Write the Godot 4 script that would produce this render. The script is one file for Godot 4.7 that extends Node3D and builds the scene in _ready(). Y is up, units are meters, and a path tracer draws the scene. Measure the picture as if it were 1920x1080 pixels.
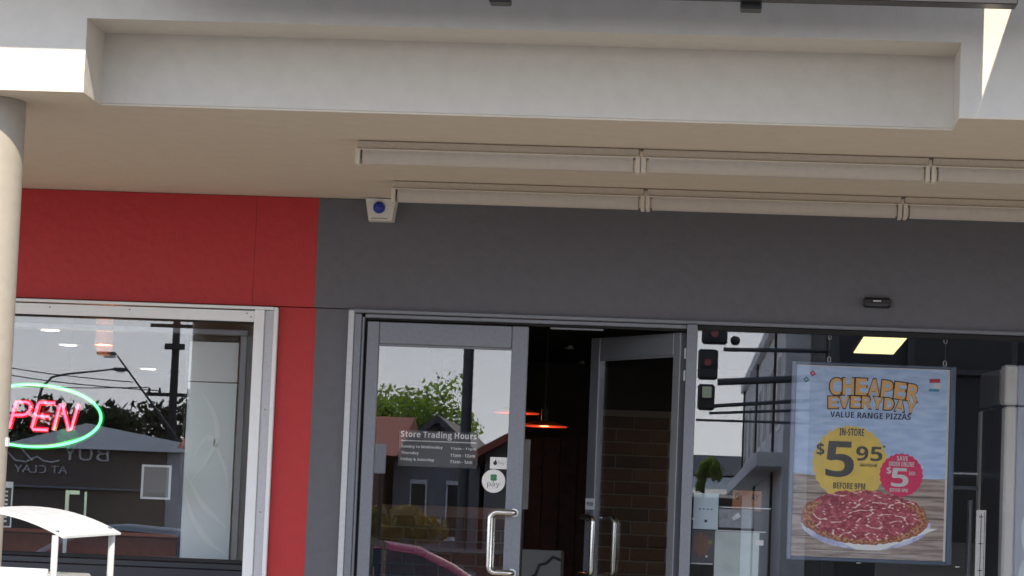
extends Node3D

var taken := {}
var M := {}
var rng := RandomNumberGenerator.new()

# ------------------------------------------------------------------ helpers
func numbered(parent: Node, called: String) -> String:
	var key = str(parent.get_instance_id()) + called
	var n = taken.get(key, 0)
	taken[key] = n + 1
	return called if n == 0 else "%s_%03d" % [called, n]

func tag(o: Node, label := "", category := "", group := "", kind := "") -> void:
	if label: o.set_meta("label", label)
	if category: o.set_meta("category", category)
	if group: o.set_meta("group", group)
	if kind: o.set_meta("kind", kind)

func thing(called: String, label: String, category: String, at := Vector3.ZERO, group := "", turn := 0.0) -> Node3D:
	var o := Node3D.new()
	o.name = numbered(self, called)
	add_child(o)
	o.position = at
	o.rotation.y = turn
	tag(o, label, category, group)
	return o

func part(parent: Node, called: String, mesh: Mesh, m: Material, at := Vector3.ZERO, rot := Vector3.ZERO) -> MeshInstance3D:
	var o := MeshInstance3D.new()
	o.name = numbered(parent, called)
	o.mesh = mesh
	o.material_override = m
	parent.add_child(o)
	o.position = at
	o.rotation = rot
	return o

func structure(called: String, mesh: Mesh, m: Material, at := Vector3.ZERO) -> MeshInstance3D:
	var o = part(self, called, mesh, m, at)
	o.set_meta("kind", "structure")
	return o

func tri(st: SurfaceTool, a: Vector3, b: Vector3, c: Vector3, inside: Vector3) -> void:
	if (b - a).cross(c - a).dot((a + b + c) / 3.0 - inside) > 0:
		var t = b; b = c; c = t
	st.add_vertex(a); st.add_vertex(b); st.add_vertex(c)

func quad(st: SurfaceTool, a: Vector3, b: Vector3, c: Vector3, d: Vector3, inside: Vector3) -> void:
	tri(st, a, b, c, inside); tri(st, a, c, d, inside)

func start() -> SurfaceTool:
	var st := SurfaceTool.new()
	st.begin(Mesh.PRIMITIVE_TRIANGLES)
	st.set_smooth_group(-1)
	return st

func done(st: SurfaceTool) -> ArrayMesh:
	st.generate_normals()
	return st.commit()

var box_cache := {}
# a box with chamfered edges, centred
func box(sx: float, sy: float, sz: float, b := 0.004) -> ArrayMesh:
	var key = "%.4f %.4f %.4f %.4f" % [sx, sy, sz, b]
	if box_cache.has(key): return box_cache[key]
	b = min(b, min(sx, min(sy, sz)) * 0.3)
	var h := Vector3(sx, sy, sz) / 2.0
	var st := start()
	var o := Vector3.ZERO
	var P = func(ix, iy, iz, axis): # corner vertex belonging to the face across axis
		var p = Vector3(ix * (h.x - b), iy * (h.y - b), iz * (h.z - b))
		p[axis] = [ix, iy, iz][axis] * h[axis]
		return p
	for s in [-1, 1]:
		quad(st, P.call(s, -1, -1, 0), P.call(s, 1, -1, 0), P.call(s, 1, 1, 0), P.call(s, -1, 1, 0), o)
		quad(st, P.call(-1, s, -1, 1), P.call(1, s, -1, 1), P.call(1, s, 1, 1), P.call(-1, s, 1, 1), o)
		quad(st, P.call(-1, -1, s, 2), P.call(1, -1, s, 2), P.call(1, 1, s, 2), P.call(-1, 1, s, 2), o)
		for t in [-1, 1]:
			quad(st, P.call(s, t, -1, 0), P.call(s, t, 1, 0), P.call(s, t, 1, 1), P.call(s, t, -1, 1), o)
			quad(st, P.call(s, -1, t, 0), P.call(s, 1, t, 0), P.call(s, 1, t, 2), P.call(s, -1, t, 2), o)
			quad(st, P.call(-1, s, t, 1), P.call(1, s, t, 1), P.call(1, s, t, 2), P.call(-1, s, t, 2), o)
			for u in [-1, 1]:
				tri(st, P.call(s, t, u, 0), P.call(s, t, u, 1), P.call(s, t, u, 2), o)
	var m := done(st)
	box_cache[key] = m
	return m

# a box given by its limits, as a part
func slab(parent: Node, called: String, m: Material, x0: float, x1: float, y0: float, y1: float, z0: float, z1: float, b := 0.004) -> MeshInstance3D:
	return part(parent, called, box(x1 - x0, y1 - y0, z1 - z0, b), m, Vector3(x0 + x1, y0 + y1, z0 + z1) / 2.0)

func tube(points: Array, r, sides := 10, closed := false) -> ArrayMesh:
	var st := SurfaceTool.new()
	st.begin(Mesh.PRIMITIVE_TRIANGLES)
	st.set_smooth_group(0)
	var n := points.size()
	var rings := []
	var up := Vector3.ZERO
	for i in n:
		var a: Vector3 = points[(i - 1 + n) % n] if (i > 0 or closed) else points[0]
		var c: Vector3 = points[(i + 1) % n] if (i < n - 1 or closed) else points[n - 1]
		var d := (c - a).normalized()
		if up == Vector3.ZERO:
			up = d.cross(Vector3(0.31, 0.2, 0.93)).normalized()
			if up.length() < 0.1: up = d.cross(Vector3.UP).normalized()
		up = (up - d * up.dot(d)).normalized()
		var side := d.cross(up)
		var ring := []
		var rr: float = r[i] if r is Array else r
		for k in sides:
			var t = TAU * k / sides
			ring.append(points[i] + (up * cos(t) + side * sin(t)) * rr)
		rings.append(ring)
	for i in (n if closed else n - 1):
		var j = (i + 1) % n
		for k in sides:
			var l = (k + 1) % sides
			quad(st, rings[i][k], rings[i][l], rings[j][l], rings[j][k], (points[i] + points[j]) / 2.0)
	if not closed:
		st.set_smooth_group(-1)
		for e in [0, n - 1]:
			var inner = points[1] if e == 0 else points[n - 2]
			for k in sides:
				tri(st, points[e], rings[e][k], rings[e][(k + 1) % sides], inner)
	st.generate_normals()
	return st.commit()

# a polygon in the xy plane given depth along z, centred on z = 0
func prism(poly: PackedVector2Array, depth: float) -> ArrayMesh:
	var st := start()
	var idx := Geometry2D.triangulate_polygon(poly)
	var h := depth / 2.0
	for i in range(0, idx.size(), 3):
		var a := poly[idx[i]]; var b := poly[idx[i + 1]]; var c := poly[idx[i + 2]]
		for s in [-1, 1]:
			tri(st, Vector3(a.x, a.y, s * h), Vector3(b.x, b.y, s * h), Vector3(c.x, c.y, s * h), Vector3((a.x + b.x + c.x) / 3.0, (a.y + b.y + c.y) / 3.0, 0))
	var ccw := not Geometry2D.is_polygon_clockwise(poly)
	for i in poly.size():
		var a := poly[i]; var b := poly[(i + 1) % poly.size()]
		var inward := Vector2(a.y - b.y, b.x - a.x) * (1.0 if ccw else -1.0)
		var mid := (a + b) / 2.0 + inward * 0.01
		quad(st, Vector3(a.x, a.y, -h), Vector3(b.x, b.y, -h), Vector3(b.x, b.y, h), Vector3(a.x, a.y, h), Vector3(mid.x, mid.y, 0))
	return done(st)

func disc(r: float, depth: float, n := 32, lobes := 0, amp := 0.0, ry := 0.0) -> ArrayMesh:
	var p := PackedVector2Array()
	for k in n:
		var t = TAU * k / n
		var q = r * (1.0 + (amp * cos(lobes * t) if lobes else 0.0))
		p.append(Vector2(cos(t) * q, sin(t) * q * (ry / r if ry > 0 else 1.0)))
	return prism(p, depth)

func cyl(r0: float, r1: float, h: float, n := 24) -> CylinderMesh:
	var c := CylinderMesh.new()
	c.bottom_radius = r0; c.top_radius = r1; c.height = h; c.radial_segments = n; c.rings = 1
	return c

func ball(r: float) -> SphereMesh:
	var s := SphereMesh.new()
	s.radius = r; s.height = r * 2; s.radial_segments = 16; s.rings = 8
	return s

# lettering, fitted to a width and a height, centred on a point
func lettering(parent: Node, called: String, text: String, at: Vector3, w: float, h: float, m: Material, face := "Droid Sans", weight := 700, depth := 0.0015, rot := Vector3.ZERO) -> MeshInstance3D:
	var f := SystemFont.new()
	f.font_names = PackedStringArray([face])
	f.font_weight = weight
	var t := TextMesh.new()
	t.text = text
	t.font = f
	t.font_size = 32
	t.pixel_size = 0.01
	t.depth = 0.05
	t.curve_step = 2.0
	var bb := t.get_aabb()
	var sx = w / bb.size.x if w > 0 else h / bb.size.y
	var sy = h / bb.size.y if h > 0 else sx
	var o := part(parent, called, t, m)
	var bas := Basis.from_euler(rot) * Basis.from_scale(Vector3(sx, sy, depth / 0.05))
	o.transform = Transform3D(bas, at - bas * bb.get_center())
	return o

# ---------------------------------------------------------------- materials
func lin(r: float, g: float, b: float) -> Color:
	return Color(r, g, b).linear_to_srgb()

var noise_cache := {}
# grey factors between lo and hi, as a texture that repeats
func grain(sd: int, freq: float, lo: float, hi: float, octaves := 4, size := 256) -> ImageTexture:
	var key = "%d %f %f %f" % [sd, freq, lo, hi]
	if noise_cache.has(key): return noise_cache[key]
	var n := FastNoiseLite.new()
	n.seed = sd
	n.frequency = freq
	n.fractal_octaves = octaves
	var im := n.get_seamless_image(size, size)
	im.convert(Image.FORMAT_RGB8)
	for y in size:
		for x in size:
			var v = lerp(lo, hi, im.get_pixel(x, y).r)
			im.set_pixel(x, y, Color(v, v, v).linear_to_srgb())
	var t := ImageTexture.create_from_image(im)
	noise_cache[key] = t
	return t

func relief(sd: int, freq: float, size := 256, strength := 4.0) -> ImageTexture:
	var n := FastNoiseLite.new()
	n.seed = sd
	n.frequency = freq
	n.fractal_octaves = 4
	var im := n.get_seamless_image(size, size)
	im.convert(Image.FORMAT_RGBA8)
	im.bump_map_to_normal_map(strength)
	return ImageTexture.create_from_image(im)

func mat(c: Color, rough := 0.6, metal := 0.0, tex: Texture2D = null, scale := 1.0, normal: Texture2D = null, nscale := 0.3) -> StandardMaterial3D:
	var m := StandardMaterial3D.new()
	m.albedo_color = c
	m.roughness = rough
	m.metallic = metal
	if tex or normal:
		m.uv1_triplanar = true
		m.uv1_world_triplanar = true
		m.uv1_scale = Vector3.ONE * scale
	if tex: m.albedo_texture = tex
	if normal:
		m.normal_enabled = true
		m.normal_texture = normal
		m.normal_scale = nscale
	return m

func glow(c: Color, energy: float) -> StandardMaterial3D:
	var m := StandardMaterial3D.new()
	m.albedo_color = c
	m.emission_enabled = true
	m.emission = c
	m.emission_energy_multiplier = energy
	m.roughness = 0.4
	return m

func glass(alpha := 0.02, tint := Color(0.02, 0.025, 0.025)) -> StandardMaterial3D:
	var m := StandardMaterial3D.new()
	m.transparency = BaseMaterial3D.TRANSPARENCY_ALPHA
	m.albedo_color = Color(tint.r, tint.g, tint.b, alpha)
	m.roughness = 0.0
	m.metallic_specular = 0.5
	return m

func make_materials() -> void:
	var blot = grain(3, 0.012, 0.86, 1.06, 5, 512)
	var fine = grain(9, 0.09, 0.9, 1.06)
	var plaster = relief(5, 0.12, 256, 3.0)
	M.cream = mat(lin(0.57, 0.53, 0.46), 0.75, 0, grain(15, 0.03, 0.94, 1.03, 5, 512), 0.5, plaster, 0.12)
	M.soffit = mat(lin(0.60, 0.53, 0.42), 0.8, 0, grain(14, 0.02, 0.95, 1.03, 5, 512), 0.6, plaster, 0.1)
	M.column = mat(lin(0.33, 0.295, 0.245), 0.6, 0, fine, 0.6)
	M.red = mat(lin(0.47, 0.022, 0.023), 0.55, 0, grain(21, 0.04, 0.92, 1.04, 5, 512), 0.5, plaster, 0.1)
	M.grey = mat(lin(0.122, 0.12, 0.136), 0.6, 0, grain(22, 0.04, 0.91, 1.05, 5, 512), 0.5, plaster, 0.1)
	M.dark = mat(lin(0.012, 0.012, 0.013), 0.6)
	M.white_frame = mat(lin(0.84, 0.85, 0.86), 0.4, 0, grain(10, 0.05, 0.96, 1.02), 1.0)
	M.pale_frame = mat(lin(0.56, 0.57, 0.60), 0.45, 0, fine, 1.5)
	M.alu = mat(lin(0.19, 0.20, 0.225), 0.42, 0.35, fine, 1.5)
	M.alu_dark = mat(lin(0.05, 0.052, 0.06), 0.4, 0.3, fine, 1.5)
	M.sill_black = mat(lin(0.013, 0.014, 0.022), 0.3)
	M.rubber = mat(lin(0.008, 0.008, 0.009), 0.7)
	M.steel = mat(lin(0.62, 0.61, 0.58), 0.22, 1.0)
	M.batten = mat(lin(0.56, 0.49, 0.39), 0.5, 0, fine, 1.2)
	M.diffuser = mat(lin(0.50, 0.45, 0.39), 0.1, 0, fine, 0.8)
	M.endcap = mat(lin(0.66, 0.60, 0.50), 0.5)
	M.white = mat(lin(0.74, 0.73, 0.70), 0.5, 0, fine, 2.0)
	M.ivory = mat(lin(0.72, 0.69, 0.62), 0.45, 0, fine, 2.0)
	M.blue = mat(lin(0.012, 0.035, 0.32), 0.15)
	M.black = mat(lin(0.01, 0.01, 0.01), 0.4)
	M.screw = mat(lin(0.09, 0.09, 0.1), 0.4, 0.6)
	M.glass = glass()
	M.concrete = mat(lin(0.215, 0.195, 0.17), 0.9, 0, blot, 0.25, plaster, 0.4)
	M.asphalt = mat(lin(0.14, 0.13, 0.12), 0.95, 0, fine, 0.7)
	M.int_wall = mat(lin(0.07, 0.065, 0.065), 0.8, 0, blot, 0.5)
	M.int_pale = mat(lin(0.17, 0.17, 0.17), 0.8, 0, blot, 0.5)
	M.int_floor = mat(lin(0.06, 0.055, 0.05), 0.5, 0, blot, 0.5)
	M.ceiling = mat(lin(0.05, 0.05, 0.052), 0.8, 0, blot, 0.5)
	M.mortar = mat(lin(0.27, 0.26, 0.245), 0.9, 0, fine, 1.0)
	M.timber = mat(lin(0.07, 0.02, 0.014), 0.55, 0, grain(31, 0.05, 0.5, 1.3), 0.8)
	M.paper = mat(lin(0.62, 0.66, 0.68), 0.6)
	M.print_black = mat(lin(0.02, 0.02, 0.025), 0.6)
	M.print_white = mat(lin(0.7, 0.7, 0.7), 0.6)

func brick_mats() -> Array:
	var out := []
	for c in [lin(0.15, 0.085, 0.062), lin(0.12, 0.07, 0.055), lin(0.18, 0.11, 0.085), lin(0.105, 0.07, 0.06)]:
		out.append(mat(c, 0.85, 0, grain(41, 0.06, 0.7, 1.15), 2.0))
	return out

# ------------------------------------------------------------------- setting
func setup_view() -> void:
	var cam := Camera3D.new()
	cam.name = "camera"
	add_child(cam)
	cam.projection = Camera3D.PROJECTION_PERSPECTIVE
	cam.keep_aspect = Camera3D.KEEP_HEIGHT
	cam.fov = rad_to_deg(2.0 * atan(540.0 / 5600.0))
	cam.near = 0.1
	cam.far = 2000.0
	# looks a little up and to the left of square on to the shop front, and leans by two degrees
	var back := Vector3(0, 0, 0)
	var zc := Vector3(-390.0, 505.0, 5600.0).normalized()          # the street direction in camera axes
	var xc := Vector3(1.0, -0.034, 0.0)
	xc.z = -(xc.x * zc.x + xc.y * zc.y) / zc.z
	xc = xc.normalized()
	var yc := zc.cross(xc)
	cam.transform = Transform3D(Basis(xc, yc, zc).transposed(), Vector3(0, 1.05, 16.8))
	cam.current = true

	var sun := DirectionalLight3D.new()
	sun.name = "sun"
	add_child(sun)
	sun.look_at_from_position(Vector3(0.238, 0.80, 1.0), Vector3.ZERO)
	sun.light_energy = 1.3
	sun.light_color = Color(1.0, 0.95, 0.87)
	sun.light_angular_distance = 0.5
	sun.shadow_enabled = true

	var sky_mat := ProceduralSkyMaterial.new()
	sky_mat.sky_top_color = Color(0.46, 0.56, 0.72)
	sky_mat.sky_horizon_color = Color(0.975, 0.985, 0.995)
	sky_mat.sky_curve = 0.16
	sky_mat.ground_bottom_color = Color(0.30, 0.28, 0.25)
	sky_mat.ground_horizon_color = Color(0.55, 0.55, 0.54)
	sky_mat.sun_angle_max = 12.0
	var n := FastNoiseLite.new()
	n.seed = 12
	n.frequency = 0.011
	n.fractal_octaves = 5
	var im := n.get_seamless_image(512, 256)
	im.convert(Image.FORMAT_RGBA8)
	for y in 256:
		for x in 512:
			var v = im.get_pixel(x, y).r
			var a = smoothstep(0.42, 0.72, v)
			im.set_pixel(x, y, Color(0.62, 0.62, 0.62, a))
	sky_mat.sky_cover = ImageTexture.create_from_image(im)
	sky_mat.sky_cover_modulate = Color(0.75, 0.75, 0.76, 1)
	var sky := Sky.new()
	sky.sky_material = sky_mat
	var env := Environment.new()
	env.background_mode = Environment.BG_SKY
	env.sky = sky
	env.background_energy_multiplier = 2.0
	env.ambient_light_source = Environment.AMBIENT_SOURCE_SKY
	env.tonemap_mode = Environment.TONE_MAPPER_LINEAR
	env.tonemap_exposure = 1.95
	env.sdfgi_enabled = true
	env.ssao_enabled = true
	env.ssil_enabled = true
	var we := WorldEnvironment.new()
	we.name = "world_environment"
	we.environment = env
	add_child(we)

func setup_ground() -> void:
	structure("pavement", box(60, 0.3, 9.5, 0.02), M.concrete, Vector3(0, -0.15, 1.25))
	structure("road", box(400, 0.2, 330, 0.0), M.asphalt, Vector3(0, -0.45, 168))
	structure("back_ground", box(400, 0.2, 200, 0.0), M.asphalt, Vector3(0, -0.46, -103))

# ------------------------------------------------------------------ building
func build_shop() -> void:
	var b := thing("shop_building", "shop front clad in red and charcoal panels under a cream canopy", "building")
	# cladding, joints left open
	slab(b, "red_panel", M.red, -6.0, -2.7042, 2.372, 2.997, -0.04, 0.0, 0.0005)
	slab(b, "red_panel", M.red, -2.703, -2.347, 2.372, 2.997, -0.04, 0.0, 0.0005)
	slab(b, "grey_panel", M.grey, -2.347, 6.0, 2.372, 2.997, -0.04, 0.0, 0.001)
	slab(b, "red_panel", M.red, -2.545, -2.335, 0.0, 2.367, -0.04, 0.0, 0.001)
	slab(b, "grey_panel", M.grey, -2.335, -2.146, 0.0, 2.367, -0.04, 0.0, 0.001)
	slab(b, "red_panel", M.red, -6.0, -4.55, 0.0, 2.367, -0.04, 0.0, 0.003)
	slab(b, "red_panel", M.red, -4.55, -2.545, 0.0, 0.80, -0.04, 0.0, 0.003)
	slab(b, "lintel_wall", M.dark, -6.0, 6.0, 2.36, 3.4, -0.2, -0.041)
	slab(b, "pier_wall", M.dark, -2.53, -2.15, 0.0, 2.36, -0.2, -0.041)
	slab(b, "end_wall", M.dark, -6.0, -4.56, 0.0, 2.36, -0.2, -0.041)
	slab(b, "apron_wall", M.dark, -4.56, -2.53, 0.0, 0.79, -0.2, -0.041)
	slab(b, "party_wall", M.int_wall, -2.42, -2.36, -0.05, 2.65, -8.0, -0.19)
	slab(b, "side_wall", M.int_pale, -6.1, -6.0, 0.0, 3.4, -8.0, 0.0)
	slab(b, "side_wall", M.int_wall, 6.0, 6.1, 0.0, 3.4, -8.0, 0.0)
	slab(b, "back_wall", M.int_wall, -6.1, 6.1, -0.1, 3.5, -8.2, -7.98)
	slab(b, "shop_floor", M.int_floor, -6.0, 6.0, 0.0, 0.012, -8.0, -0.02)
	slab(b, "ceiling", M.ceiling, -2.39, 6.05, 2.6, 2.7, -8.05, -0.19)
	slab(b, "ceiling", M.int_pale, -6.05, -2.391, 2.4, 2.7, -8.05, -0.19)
	slab(b, "roof", M.cream, -9.0, 9.0, 3.95, 4.1, -8.2, 3.4)

	var c := thing("canopy", "cream rendered canopy with recessed fascia panel above the shop front", "canopy")
	slab(c, "soffit", M.soffit, -9.0, 9.0, 3.0, 3.08, -0.2, 3.298, 0.0)
	slab(c, "recess_panel", M.cream, -2.96, 1.03, 3.0085, 3.40, 3.302, 3.402, 0.003)
	# one continuous fascia, notched over the recess
	part(c, "fascia", prism(PackedVector2Array([Vector2(-9, 3.008), Vector2(-2.9, 3.008), Vector2(-2.9, 3.335), Vector2(0.976, 3.335), Vector2(0.976, 3.008), Vector2(9, 3.008), Vector2(9, 4.3), Vector2(-9, 4.3)]), 0.379), M.cream, Vector3(0, 0, 3.5905))
	slab(c, "soffit_lining", M.soffit, -2.8998, 0.9758, 3.0, 3.0079, 3.2982, 3.4015, 0.0)
	slab(c, "soffit_lining", M.soffit, -9.0, -2.9, 3.0, 3.0079, 3.2982, 3.7798, 0.0)
	slab(c, "soffit_lining", M.soffit, 0.976, 9.0, 3.0, 3.0079, 3.2982, 3.7798, 0.0)
	slab(c, "upstand", M.cream, -9.0, 9.0, 3.085, 4.3, 3.2, 3.299)
	# eaves that keep the sun off the upper part of the left block
	slab(c, "eaves", M.cream, -9.0, -2.55, 3.764, 3.95, 3.79, 4.50)
	slab(c, "added_shade_slab", M.cream, 1.296, 9.0, 3.70, 3.85, 3.79, 5.6)  # added above the view; its shadow trims the sun patch on the right fascia

	var s := thing("sign_board", "long black sign board standing off the front of the canopy", "sign", Vector3(0, 3.411, 4.24))
	slab(s, "board", M.black, -2.6, 1.168, 0.0, 1.2, -0.06, 0.06)
	for x in [-1.025, 0.052]:
		slab(s, "bracket", M.black, x - 0.046, x + 0.046, -0.026, 0.07, -0.17, -0.061, 0.006)
	for x in [-2.2, -1.0, 0.2, 1.0]:
		slab(s, "stand_off", M.screw, x - 0.02, x + 0.02, 0.5, 0.54, -0.458, -0.061, 0.003)

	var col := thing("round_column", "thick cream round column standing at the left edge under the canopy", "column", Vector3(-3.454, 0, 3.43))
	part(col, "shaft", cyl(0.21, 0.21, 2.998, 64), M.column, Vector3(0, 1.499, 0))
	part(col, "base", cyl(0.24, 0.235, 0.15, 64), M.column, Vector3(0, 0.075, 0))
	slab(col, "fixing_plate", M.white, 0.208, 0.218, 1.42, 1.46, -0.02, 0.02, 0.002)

func batten(at: Vector3, length: float, label: String) -> void:
	var t := thing("batten_light", label, "light fitting", at, "tube light battens under the canopy")
	slab(t, "tray", M.batten, 0.008, length - 0.008, -0.040, -0.001, -0.045, 0.040, 0.004)
	slab(t, "rim", M.endcap, 0.02, length - 0.02, -0.047, -0.0405, -0.05, 0.052, 0.002)
	# rounded cover, smooth across its width
	var st := SurfaceTool.new()
	st.begin(Mesh.PRIMITIVE_TRIANGLES)
	st.set_smooth_group(0)
	for k in 20:
		var a0 = PI * k / 20.0
		var a1 = PI * (k + 1) / 20.0
		var p0 = Vector3(0, -0.0475 - sin(a0) * 0.066, -cos(a0) * 0.046)
		var p1 = Vector3(0, -0.0475 - sin(a1) * 0.066, -cos(a1) * 0.046)
		var e0 = Vector3(0.035, 0, 0)
		var e1 = Vector3(length - 0.035, 0, 0)
		quad(st, p0 + e0, p1 + e0, p1 + e1, p0 + e1, Vector3(length / 2, -0.0475, 0))
	st.generate_normals()
	part(t, "diffuser", st.commit(), M.diffuser)
	for x in [0.012, length - 0.012]:
		slab(t, "end_cap", M.endcap, x - 0.011, x + 0.011, -0.117, -0.0385, -0.052, 0.056, 0.004)

func build_battens() -> void:
	batten(Vector3(-1.832, 2.999, 2.45), 1.385, "cream tube light nearest the street, leftmost of the front row")
	batten(Vector3(-0.443, 2.999, 2.45), 1.385, "cream tube light in the middle of the front row under canopy")
	batten(Vector3(0.946, 2.999, 2.45), 1.385, "cream tube light at the right end of the front row")
	batten(Vector3(-1.830, 2.999, 0.88), 1.365, "cream tube light beside the alarm box, leftmost of the back row")
	batten(Vector3(-0.461, 2.999, 0.88), 1.365, "cream tube light above the doorway in the back row")
	batten(Vector3(0.908, 2.999, 0.88), 1.365, "cream tube light at the right end of the back row by the wall")

	var a := thing("alarm_siren", "white alarm siren box with round blue strobe on grey wall", "alarm", Vector3(-1.985, 2.995, 0.0))
	var st := start()
	var v := []
	for z in [0.0, 0.09]:
		var k = 1.0 if z == 0.0 else 0.93
		v.append([Vector3(-0.092 * k, 0.0, z), Vector3(0.092 * k, 0.0, z), Vector3(0.075 * k, -0.125 + 0.008 * (1 - k), z), Vector3(-0.068 * k, -0.125, z)])
	var mid := Vector3(0, -0.06, 0.045)
	quad(st, v[0][0], v[0][1], v[0][2], v[0][3], mid)
	quad(st, v[1][0], v[1][1], v[1][2], v[1][3], mid)
	for k in 4: quad(st, v[0][k], v[0][(k + 1) % 4], v[1][(k + 1) % 4], v[1][k], mid)
	part(a, "housing", done(st), M.ivory)
	part(a, "strobe", cyl(0.036, 0.030, 0.02, 32), M.blue, Vector3(-0.006, -0.05, 0.098), Vector3(PI / 2, 0, 0))
	part(a, "strobe_lens", ball(0.028), M.blue, Vector3(-0.006, -0.05, 0.098))
	slab(a, "louvre", M.dark, -0.05, 0.045, -0.1135, -0.1105, 0.0885, 0.0915, 0.0005)

	var se := thing("door_sensor", "small black sensor box on the grey wall above the poster window", "sensor", Vector3(0.828, 2.505, 0.0))
	slab(se, "housing", M.black, -0.078, 0.078, -0.028, 0.028, 0.0, 0.05, 0.012)
	slab(se, "lens_window", M.alu_dark, -0.06, 0.06, -0.022, -0.006, 0.0495, 0.053, 0.001)
	slab(se, "badge", M.pale_frame, -0.022, 0.022, 0.004, 0.012, 0.0495, 0.0515, 0.0005)

func build_left_window() -> void:
	var w := thing("shop_window", "white framed shop window in the red wall beside the column", "window", Vector3(0, 0, 0))
	# stile, flange and outer edge on the right, head along the top
	slab(w, "stile", M.white_frame, -2.683, -2.625, 0.80, 2.345, -0.04, 0.035)
	slab(w, "flange", M.pale_frame, -2.6245, -2.570, 0.80, 2.345, 0.001, 0.018)
	slab(w, "edge_trim", M.white_frame, -2.5695, -2.547, 0.80, 2.362, 0.001, 0.045)
	slab(w, "head", M.white_frame, -4.50, -2.6835, 2.275, 2.338, -0.04, 0.036)
	slab(w, "head_trim", M.white_frame, -4.53, -2.570, 2.3455, 2.363, 0.001, 0.048)
	slab(w, "stile", M.white_frame, -4.55, -4.5005, 0.80, 2.345, -0.04, 0.035)
	slab(w, "bottom_rail", M.sill_black, -4.50, -2.6835, 0.80, 0.865, -0.05, 0.03)
	slab(w, "bottom_bead", M.sill_black, -4.50, -2.6835, 0.866, 0.90, -0.05, 0.012)
	slab(w, "bottom_bead", M.rubber, -4.50, -2.6835, 0.901, 0.925, -0.05, 0.002)
	slab(w, "gasket", M.rubber, -4.50, -2.6835, 2.268, 2.2748, -0.04, 0.02, 0.001)
	slab(w, "inner_stile", M.alu, -2.775, -2.735, 0.92, 2.2, -0.14, -0.09)
	slab(w, "inner_stile", M.alu_dark, -2.73, -2.69, 0.92, 2.2, -0.11, -0.06)
	slab(w, "inner_head", M.alu, -4.4, -2.735, 2.203, 2.235, -0.14, -0.09)
	for z in [-0.020, -0.034]: slab(w, "glass_pane", M.glass, -4.50, -2.6838, 0.925, 2.274, z - 0.006, z, 0.0)
	for p in [Vector2(-3.86, 2.318), Vector2(-2.725, 2.322), Vector2(-2.70, 2.302), Vector2(-3.4, 2.32)]:
		part(w, "screw", cyl(0.004, 0.004, 0.003, 10), M.screw, Vector3(p.x, p.y, 0.037), Vector3(PI / 2, 0, 0))
	for y in [1.78, 1.20]:
		part(w, "screw", cyl(0.004, 0.004, 0.003, 10), M.screw, Vector3(-2.598, y, 0.0195), Vector3(PI / 2, 0, 0))

	# inside the left shop
	var wp := thing("display_panel", "pale blue panel with faint swirl pattern standing inside left window", "panel", Vector3(-2.949, 0.9, -0.25))
	slab(wp, "lower_board", mat(lin(0.70, 0.79, 0.83), 0.5), -0.144, 0.144, 0.0, 1.035, -0.02, 0.02, 0.003)
	slab(wp, "upper_board", mat(lin(0.70, 0.76, 0.79), 0.5), -0.144, 0.144, 1.040, 1.27, -0.02, 0.02, 0.003)
	slab(wp, "edge_post", M.black, -0.164, -0.1445, -0.9, 1.38, -0.025, 0.025, 0.003)
	slab(wp, "top_rail", M.black, -0.144, 0.144, 1.275, 1.33, -0.025, 0.025, 0.003)
	slab(wp, "plinth", M.int_pale, -0.144, 0.144, -0.9, -0.001, -0.03, 0.03, 0.003)
	var swirl = mat(lin(0.80, 0.87, 0.89), 0.5)
	for s in [[Vector2(-0.06, 0.98), Vector2(0.02, 0.86), Vector2(0.05, 0.72), Vector2(-0.02, 0.56), Vector2(-0.1, 0.46)], [Vector2(-0.12, 0.50), Vector2(-0.04, 0.36), Vector2(0.05, 0.27), Vector2(0.13, 0.2)], [Vector2(-0.13, 0.42), Vector2(-0.07, 0.25), Vector2(0.03, 0.12), Vector2(0.14, 0.05)], [Vector2(-0.09, 0.60), Vector2(0.0, 0.72), Vector2(0.1, 0.55), Vector2(0.13, 0.38)]]:
		var cu := Curve2D.new()
		for i in s.size():
			var d = (s[min(i + 1, s.size() - 1)] - s[max(i - 1, 0)]) / 6.0
			cu.add_point(s[i], -d, d)
		var pts := cu.tessellate(4, 4)
		var poly := PackedVector2Array()
		var back := PackedVector2Array()
		for i in pts.size():
			var d = (pts[min(i + 1, pts.size() - 1)] - pts[max(i - 1, 0)]).normalized().orthogonal()
			var hw = 0.002 + 0.015 * sin(PI * i / (pts.size() - 1))
			poly.append(pts[i] + d * hw)
			back.append(pts[i] - d * hw)
		back.reverse()
		poly.append_array(back)
		part(wp, "swirl", prism(poly, 0.002), swirl, Vector3(-0.005, 0, 0.0212))

	var ct := thing("shop_counter", "terracotta fronted counter low behind the left window", "counter", Vector3(-4.0, 0, -1.6))
	slab(ct, "front", mat(lin(0.30, 0.13, 0.09), 0.6, 0, grain(51, 0.05, 0.8, 1.1), 1.0), -1.4, 0.75, 0.0, 1.03, 0.0, 0.06)
	slab(ct, "worktop", mat(lin(0.38, 0.18, 0.13), 0.4), -1.42, 0.77, 1.031, 1.055, -0.6, 0.08)
	var downl = glow(Color(1.0, 0.96, 0.88), 3.0)
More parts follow.
